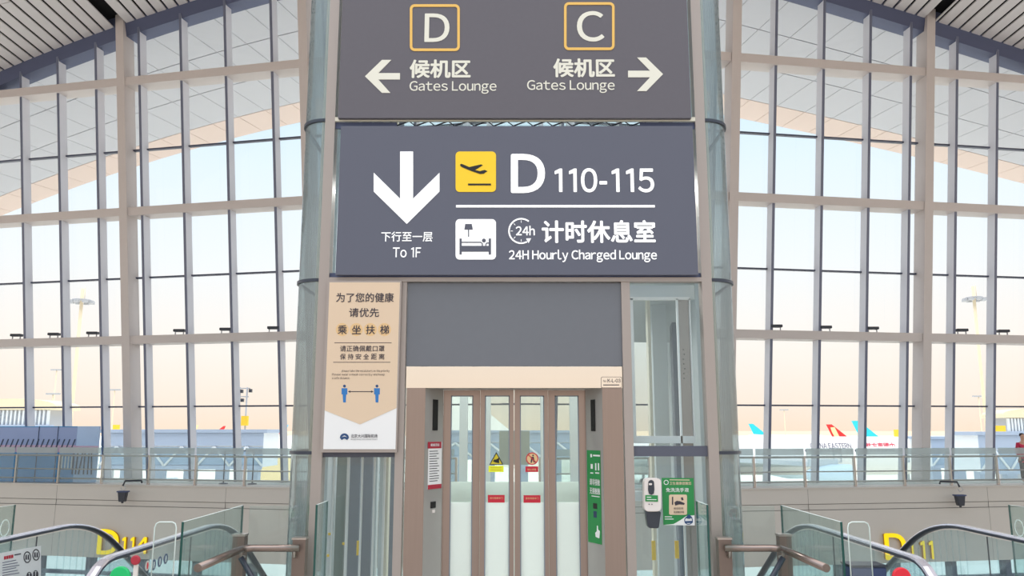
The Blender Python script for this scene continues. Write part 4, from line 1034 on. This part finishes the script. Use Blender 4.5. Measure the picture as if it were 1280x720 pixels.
Eg = [(0, 1), (1, 2), (2, 3), (3, 4), (4, 5), (5, 6), (2, 7), (7, 8), (8, 9), (9, 10), (2, 11), (11, 12), (12, 13), (13, 14), (0, 15), (15, 16), (16, 17), (17, 18), (0, 19), (19, 20), (20, 21), (21, 22)]
skin_body('body', J, Eg, 'skin', person)
skin_body('coat', [((0, 0, .80), .155, .85), ((0, 0, 1.05), .145, .8), ((0, 0, 1.27), .15, .75), ((0, 0, 1.33), .08), ((.17, 0, 1.27), .07), ((.22, 0, 1.02), .06), ((.20, -.08, .82), .05), ((-.17, 0, 1.27), .07), ((-.22, 0, 1.02), .06), ((-.20, -.08, .82), .05), ((0, 0, .66), .16, .85)], [(0, 1), (1, 2), (2, 3), (2, 4), (4, 5), (5, 6), (2, 7), (7, 8), (8, 9), (0, 10)], 'coat', person)
skin_body('trousers', [((0, 0, .76), .12, .85), ((.09, 0, .70), .1), ((.10, 0, .42), .075), ((.10, .02, .12), .06), ((-.09, 0, .70), .1), ((-.10, 0, .42), .075), ((-.10, .02, .12), .06)], [(0, 1), (1, 2), (2, 3), (0, 4), (4, 5), (5, 6)], 'trousers', person)
skin_body('hair', [((0, .02, 1.50), .085), ((0, .015, 1.58), .09), ((0, .005, 1.63), .06)], [(0, 1), (1, 2)], 'trousers', person)

# ------------------------------------------------------------------ outside: apron, jets, bridges, masts
GZ = -6.6
struct(MB().box(-1500, 1500, 24.6, 1300, GZ-.5, GZ).build('apron', 'apron'))
struct(MB().box(-7000, 7000, 1300, 9000, GZ-.5, GZ+.2).build('ground_far', 'land'))
def jet(nose, sc_, label, fin, dirx=1, detail=False, group=None, fus='jet_white'):
    """a twin jet lying along x; nose: nose tip on the fuselage axis."""
    root = thing('airliner', (nose[0], nose[1], GZ), label, 'airplane', group)
    L = 60*sc_; R_ = 2.8*sc_; n0 = Vector(nose); ax = Vector((-dirx, 0, 0))
    prof = [(0, .02), (.3, .25), (.9, .45), (2, .68), (3.6, .86), (6, .97), (8, 1), (40, 1), (46, .93), (52, .72), (57, .42), (60, .12)]
    if detail: prof = [(a+(17 if a > 24 else 0), r) for a, r in prof]
    fz = MB(); fz.lathe([(a*sc_, r*R_) for a, r in prof], n0, ax, 32)
    for v in fz.b.verts:                       # tail sweeps up, nose droops
        t = (v.co-n0).dot(ax)/sc_
        t -= 17 if detail and t > 24 else 0
        if t > 42: v.co.z += (t-42)*.09*sc_
        if t < 4: v.co.z -= (4-t)**2*.035*sc_
    fb = fz.build('fuselage', fus, root)
    X = lambda t: n0.x+ax.x*(t+(17 if detail and t > 24 else 0))*sc_
    z0 = n0.z
    f = MB().prism([(X(47), n0.y-.15, z0+R_*.95), (X(57.5), n0.y-.15, z0+R_*.9+.8*sc_), (X(61), n0.y-.15, z0+R_+8.4*sc_), (X(57.5), n0.y-.15, z0+R_+8.4*sc_)], (0, .3, 0)).build('tail_fin', fin, root)
    for sg in (-1, 1):
        MB().prism([(X(51), n0.y+sg*1.0*sc_, z0+R_*.7), (X(56), n0.y+sg*1.0*sc_, z0+R_*.75), (X(59), n0.y+sg*9*sc_, z0+R_*.9), (X(57), n0.y+sg*9*sc_, z0+R_*.9)], (0, 0, .3*sc_)).build('tailplane', fus, root)
        MB().prism([(X(20), n0.y+sg*2.2*sc_, z0-R_*.55), (X(31), n0.y+sg*2.2*sc_, z0-R_*.55), (X(38), n0.y+sg*28*sc_, z0+R_*.25), (X(35.5), n0.y+sg*28*sc_, z0+R_*.3)], (0, 0, .6*sc_)).build('wing', 'jet_grey', root)
        ex, ey, ez = X(18), n0.y+sg*9.2*sc_, z0-R_*.85
        en = MB().lathe([(0, 1.25*sc_), (.4*sc_, 1.5*sc_), (3*sc_, 1.5*sc_), (5.5*sc_, 1.0*sc_), (6.5*sc_, .5*sc_)], (ex, ey, ez), ax, 20).build('engine', 'jet_blue', root)
        MB().lathe([(-.03*sc_, 1.1*sc_), (.05*sc_, 1.1*sc_)], (ex, ey, ez), ax, 20).build('intake', 'window_dark', en)
        MB().box(min(X(20), X(24)), max(X(20), X(24)), ey-.2*sc_, ey+.2*sc_, ez+1.2*sc_, ez+2.2*sc_).build('pylon', 'jet_grey', en)
    for t, yy in ((6, 0), (28, -3), (28, 3)):
        g = MB().tube([(X(t), n0.y+yy*sc_, z0-R_*.8), (X(t), n0.y+yy*sc_, GZ+.6)], .22*sc_, 8, up=(0, 1, 0)).build('gear_leg', 'jet_grey', root)
        wz = MB(); wz.lathe([(-.5*sc_, .55*sc_), (.5*sc_, .55*sc_)], (X(t), n0.y+yy*sc_, GZ+.6), (0, 1, 0), 16); wz.build('wheel', 'charcoal', g)
    if detail:
        ysurf = lambda zz: n0.y-math.sqrt(max(.01, R_*R_-(zz-z0)**2))
        wz = z0+R_*.28; mb = MB(); ts = []
        t = 9.0
        while t < 24:
            if not any(a < t < b for a, b in ((16.2, 17.8), (23.6, 24.4))): ts.append(t)
            t += .56
        for t in ts[:95]: mb.box(min(X(t), X(t)+ax.x*.2*sc_), max(X(t), X(t)+ax.x*.2*sc_), ysurf(wz)-.03, ysurf(wz)+.06, wz-.17*sc_, wz+.17*sc_)
        wn_ = mb.build('cabin_windows', 'window_dark', root); wn_['kind'] = 'stuff'
        for t in (7.0, 16.9):
            mb = MB(); y0 = ysurf(z0)-.06; a, b = sorted((X(t), X(t+1.1)))
            for q_ in ((a, a+.06, z0-.9*sc_, z0+1.2*sc_), (b-.06, b, z0-.9*sc_, z0+1.2*sc_), (a, b, z0+1.14*sc_, z0+1.2*sc_), (a, b, z0-.9*sc_, z0-.84*sc_)): mb.box(q_[0], q_[1], y0-.12, y0+.3, q_[2], q_[3])
            mb.build('cabin_door', 'jet_grey', root)
        mb = MB()
        for t in (2.0, 2.7, 3.4): 
            r_ = R_*.62; a, b = sorted((X(t), X(t+.55)))
            mb.box(a, b, n0.y-R_*.75, n0.y-R_*.35, z0+R_*.25, z0+R_*.45)
        mb.build('cockpit_window', 'window_dark', root)
    return root, X
YJ = 125.0
nose = at(1184, 573, YJ)
j1, XJ = jet((nose.x, YJ, at(1040, 569.5, YJ).z), 1.0, 'large white airliner parked behind the glass with CHINA EASTERN lettering', 'jet_white', 1, True)
YT = YJ-2.55
a_ = at(1013.5, 560.5, YT); b_ = at(1064.5, 560.5, YT); c_ = at(1013.5, 554, YT)
text(j1, 'CHINA EASTERN', a_, Vector((b_.x-a_.x, 0, 0)), Vector((0, .35, c_.z-a_.z)), (0, -1, 0), 'text_grey', .01, depth=.02)
a_ = at(1076, 562, YT); b_ = at(1119.5, 562, YT); c_ = at(1076, 553.2, YT)
text(j1, '空航方東國中', a_, Vector((b_.x-a_.x, 0, 0)), Vector((0, .35, c_.z-a_.z)), (0, -1, 0), 'text_red', .02, depth=.02)
def far_jet(px_tip, py_tip, fin_px, label, fin, dirx=1):
    t_ = ray(px_tip, py_tip); t_ = t_.z/t_.y; k = 8.4*1040/fin_px
    sc_ = 6.95/(14-k*t_); Y = k*sc_; tip = at(px_tip, py_tip, Y)
    return jet((tip.x+dirx*59.5*sc_, Y, GZ+1.4+2.8*sc_), sc_, label, fin, dirx, False, 'distant parked airliners')
far_jet(938, 529.8, 13.5, 'distant white airliner with cyan tail fin beside the lift tower glass', 'cyan')
rj, rX = far_jet(1035.5, 530.5, 16.5, 'distant white airliner with red and cream tail fin above the lettered jet', 'fin_red')
_f = [c for c in rj.children if c.name.startswith('tail_fin')][0]
_y = rj.location.y-.5; _c = at(1042, 539, _y); _k = _y/F_PX
MB().prism([(_c.x-3.5*_k, _y, _c.z+4.5*_k), (_c.x+1.5*_k, _y, _c.z+5*_k), (_c.x+7*_k, _y, _c.z-7*_k), (_c.x+1*_k, _y, _c.z-7*_k), (_c.x-2*_k, _y, _c.z-1*_k)], (0, .2, 0)).build('fin_emblem', 'fin_cream', rj)
far_jet(1068, 526, 21, 'distant white airliner with the largest cyan tail fin above the lettered jet', 'cyan')
far_jet(346, 541, 20, 'parked airliner with big red tail fin beyond the grey jet bridge', 'fin_red', -1)
far_jet(281, 532.5, 7, 'distant airliner with tiny red tail fin above the grey jet bridge', 'fin_red', -1)
far_jet(247, 531.5, 8, 'distant airliner with cream tail fin above the grey jet bridge', 'fin_cream', -1)
far_jet(359, 531, 10, 'distant airliner with pale blue tail fin near the lift tower glass', 'fin_pale', -1)

def bridge(name, x0, x1, y0, y1, Y, dep, label, cols=4):
    a, b = at(x0, y0, Y), at(x1, y0, Y); zt_, zb = a.z, at(x0, y1, Y).z
    root = thing(name, ((a.x+b.x)/2, Y, GZ), label, 'jet bridge', 'jet bridges')
    MB().box(a.x, b.x, Y, Y+dep, zb, zt_).build('tunnel_body', 'bridge_light', root)
    MB().box(a.x-.3, b.x+.3, Y-.3, Y+dep+.3, zt_, zt_+(zt_-zb)*.10).build('roof', 'bridge', root)
    MB().box(a.x, b.x, Y-.1, Y, zb+(zt_-zb)*.62, zt_-.02).build('upper_cladding', 'bridge', root)
    g = MB().box(a.x, b.x, Y-.06, Y, zb+(zt_-zb)*.06, zb+(zt_-zb)*.58).build('glass_side', 'bridge_glass', root)
    n = cols*2
    for i in range(n):
        xa = a.x+(b.x-a.x)*i/n; xb = a.x+(b.x-a.x)*(i+1)/n
        if i % 2: xa, xb = xb, xa
        MB().tube([(xa, Y-.12, zb+.1), (xb, Y-.12, zb+(zt_-zb)*.6)], .09, 6).build('side_strut', 'bridge_light', root)
    MB().box(a.x, b.x, Y-.15, Y, zb-.15, zb+.12).build('bottom_rail', 'bridge', root)
    for i in range(cols):
        xa = a.x+(b.x-a.x)*(i+.5)/cols
        MB().box(xa-.4, xa+.4, Y+dep/2-.4, Y+dep/2+.4, GZ, zb).build('support_leg', 'bridge', root)
    return root
bridge('jet_bridge', 128, 330, 541, 584, 62, 4, 'long grey glazed jet bridge outside the D114 half', 5)
bridge('jet_bridge', 548, 760, 541, 572, 64, 4, 'blue-grey jet bridge seen through the lift doors', 5)
bridge('jet_bridge', 1222, 1330, 544, 590, 66, 4, 'grey jet bridge outside near the person in the red coat', 3)
bridge('jet_bridge', 1163, 1226, 549, 583, 75, 4, 'short pale jet bridge joined to the nose of the lettered jet', 2)
ramp = MB().box(at(319, 575, 90).x, at(352, 575, 90).x, 90, 94, GZ, at(319, 572, 90).z).build('ramp_block', 'fin_cream')
tag(ramp, 'cream ramp block on the apron at the end of the grey jet bridge', 'block')

def pavilion(x0, x1, ytop, ybot, Y, label):
    a, b = at(x0, ytop, Y), at(x1, ytop, Y); zb = at(x0, ybot, Y).z; r = (b.x-a.x)/2; cx = (a.x+b.x)/2
    root = thing('pavilion', (cx, Y+r*.5, GZ), label, 'building', 'ribbed pavilions')
    MB().box(a.x+r*.08, b.x-r*.08, Y+.2, Y+r, GZ, a.z-.2).build('wall', 'pole_grey', root)
    mb = MB(); n = 16
    P = [(cx+r*1.12*math.cos(PI*i/n), Y-.3-0*i, a.z+(b.x-a.x)*.10*math.sin(PI*i/n)) for i in range(n+1)]
    mb.prism(P+[(cx-r*1.12, Y-.3, a.z-.35), (cx+r*1.12, Y-.3, a.z-.35)], (0, r*1.1+.6, 0)); mb.build('roof', 'pole', root)
    n = 18
    for i in range(n):
        xx = a.x+r*.1+(b.x-a.x-r*.2)*i/(n-1)
        MB().box(xx-.09, xx+.09, Y-.1, Y+.2, zb, a.z-.4).build('fin', 'bridge_light', root)
    MB().box(a.x-.2, b.x+.2, Y-.4, Y+.2, zb-.6, zb).build('base_band', 'bridge', root)
pavilion(-30, 66, 508, 531, 85, 'pale ribbed pavilion with curved roof beyond the printed hoarding')
pavilion(1256, 1330, 518, 539, 85, 'pale ribbed pavilion with curved roof beyond the person in the red coat')
def mast(xt, yt, xb, Y, label, r=.25, heads=6):
    t = at(xt, yt, Y); z1 = t.z
    root = thing('light_mast', (t.x, Y, GZ), label, 'lamp post', 'apron light masts')
    MB().tube([(t.x, Y, GZ), (t.x, Y, z1)], r, 10, up=(0, 1, 0)).build('pole', 'pole', root)
    if heads > 2:
        MB().lathe([(0, r*5.5), (.25, r*5.5)], (t.x, Y, z1-2.3), (0, 0, 1), 16).build('lamp_ring', 'pole_grey', root)
        for i in range(heads):
            a = 2*PI*i/heads; x_, y_ = t.x+r*6*math.cos(a), Y+r*6*math.sin(a)
            MB().box(x_-.4, x_+.4, y_-.3, y_+.3, z1-2.75, z1-2.25).build('lamp_head', 'pole_grey', root)
        MB().tube([(t.x+.5, Y, z1-2), (t.x+.5, Y, z1+.2)], .06, 6, up=(0, 1, 0)).build('lightning_rod', 'pole', root)
    else:
        MB().box(t.x-1.3, t.x+1.3, Y-.3, Y+.3, z1-.2, z1+.1).build('lamp_head', 'pole_grey', root)
    return root
mast(103.5, 361, 86, 150, 'tall apron light mast with a ring of lamps beyond the D114 half', .30, 8)
mast(1216, 358, 1235, 150, 'tall apron light mast with a ring of lamps beyond the D111 half', .27, 8)
mast(71, 462, 70, 190, 'slim lamp post beyond the printed hoarding, tallest of the slim ones there', .13, 2)
mast(66.5, 492, 66, 160, 'short slim lamp post beyond the printed hoarding, beside the ribbed pavilion', .13, 2)
mast(143.5, 487, 141, 190, 'slim lamp post standing just beside the facade column above D114', .13, 2)
mast(1223, 495, 1230, 190, 'slim lamp post standing beside the tall mast on the D111 half', .13, 2)
mast(980, 512, 980, 260, 'faint slim lamp post above the lettered jet', .13, 2)
def kiosk(px, y0, y1, Y, label, w=.7):
    t = at(px, y0, Y); b = at(px, y1, Y)
    root = thing('sign_post', (t.x, Y, GZ), label, 'sign', 'yellow stand signs')
    MB().box(t.x-w, t.x+w, Y, Y+.3, b.z, t.z).build('sign_box', 'yellow_box', root)
    MB().tube([(t.x, Y+.15, GZ), (t.x, Y+.15, b.z)], .15, 8, up=(0, 1, 0)).build('post', 'pole_grey', root)
kiosk(69, 527, 533, 90, 'yellow stand sign beside the ribbed pavilion beyond the hoarding', .6)
kiosk(145, 531, 537, 110, 'small yellow stand sign by the facade column above D114', .4)
kiosk(1124, 537, 546, 150, 'yellow stand sign above the nose of the lettered jet', .9)
kiosk(1249.5, 532, 540, 78, 'yellow stand sign beside the ribbed pavilion near the red coat', .55)
cp = at(304, 484, 70)
cpole = thing('camera_pole', (cp.x, 70, GZ), 'twin grey camera pole with yellow box rising above the grey jet bridge', 'pole')
for dx in (-.25, .35): MB().tube([(cp.x+dx, 70, GZ), (cp.x+dx, 70, cp.z)], .07, 8, up=(0, 1, 0)).build('pole', 'pole_grey', cpole)
for z_, l_ in ((cp.z-.1, .9), (cp.z-.8, .8), (cp.z-1.6, .5)): MB().box(cp.x-.3, cp.x-.3+l_, 69.95, 70.05, z_-.04, z_+.04).build('arm', 'pole_grey', cpole)
for dx, z_ in ((-.1, cp.z-.35), (.65, cp.z-.3), (0, cp.z-1.1)): MB().box(cp.x+dx-.12, cp.x+dx+.12, 69.85, 70.1, z_-.14, z_+.14).build('camera_head', 'charcoal', cpole)
a_, b_ = at(303, 520, 70), at(310.5, 532, 70)
MB().box(a_.x, b_.x, 69.7, 70.0, b_.z, a_.z).build('sign_box', 'yellow_box', cpole)
# low vehicles on the apron
def vehicle(px, py, Y, m_, label):
    p = at(px, py, Y); root = thing('service_vehicle', (p.x, Y, GZ), label, 'vehicle', 'apron service vehicles')
    MB().box(p.x-1.6, p.x+1.2, Y, Y+1.8, GZ+.5, GZ+1.9).build('body', m_, root, bevel=.1)
    MB().box(p.x+.9, p.x+2.3, Y+.05, Y+1.75, GZ+.45, GZ+2.3).build('cab', 'bridge_light', root, bevel=.12)
    MB().box(p.x+1.0, p.x+2.2, Y-.01, Y+.1, GZ+1.4, GZ+2.0).build('cab_window', 'window_dark', root)
    for dx in (-1, 1.6): MB().lathe([(-.15, .42), (.15, .42)], (p.x+dx, Y+.05, GZ+.42), (0, 1, 0), 14).build('wheel', 'charcoal', root)
vehicle(143, 586, 112, 'jet_grey', 'pale service vehicle on the apron beside the facade column above D114')
vehicle(195, 588, 108, 'bridge', 'grey-blue service vehicle on the apron under the grey jet bridge')
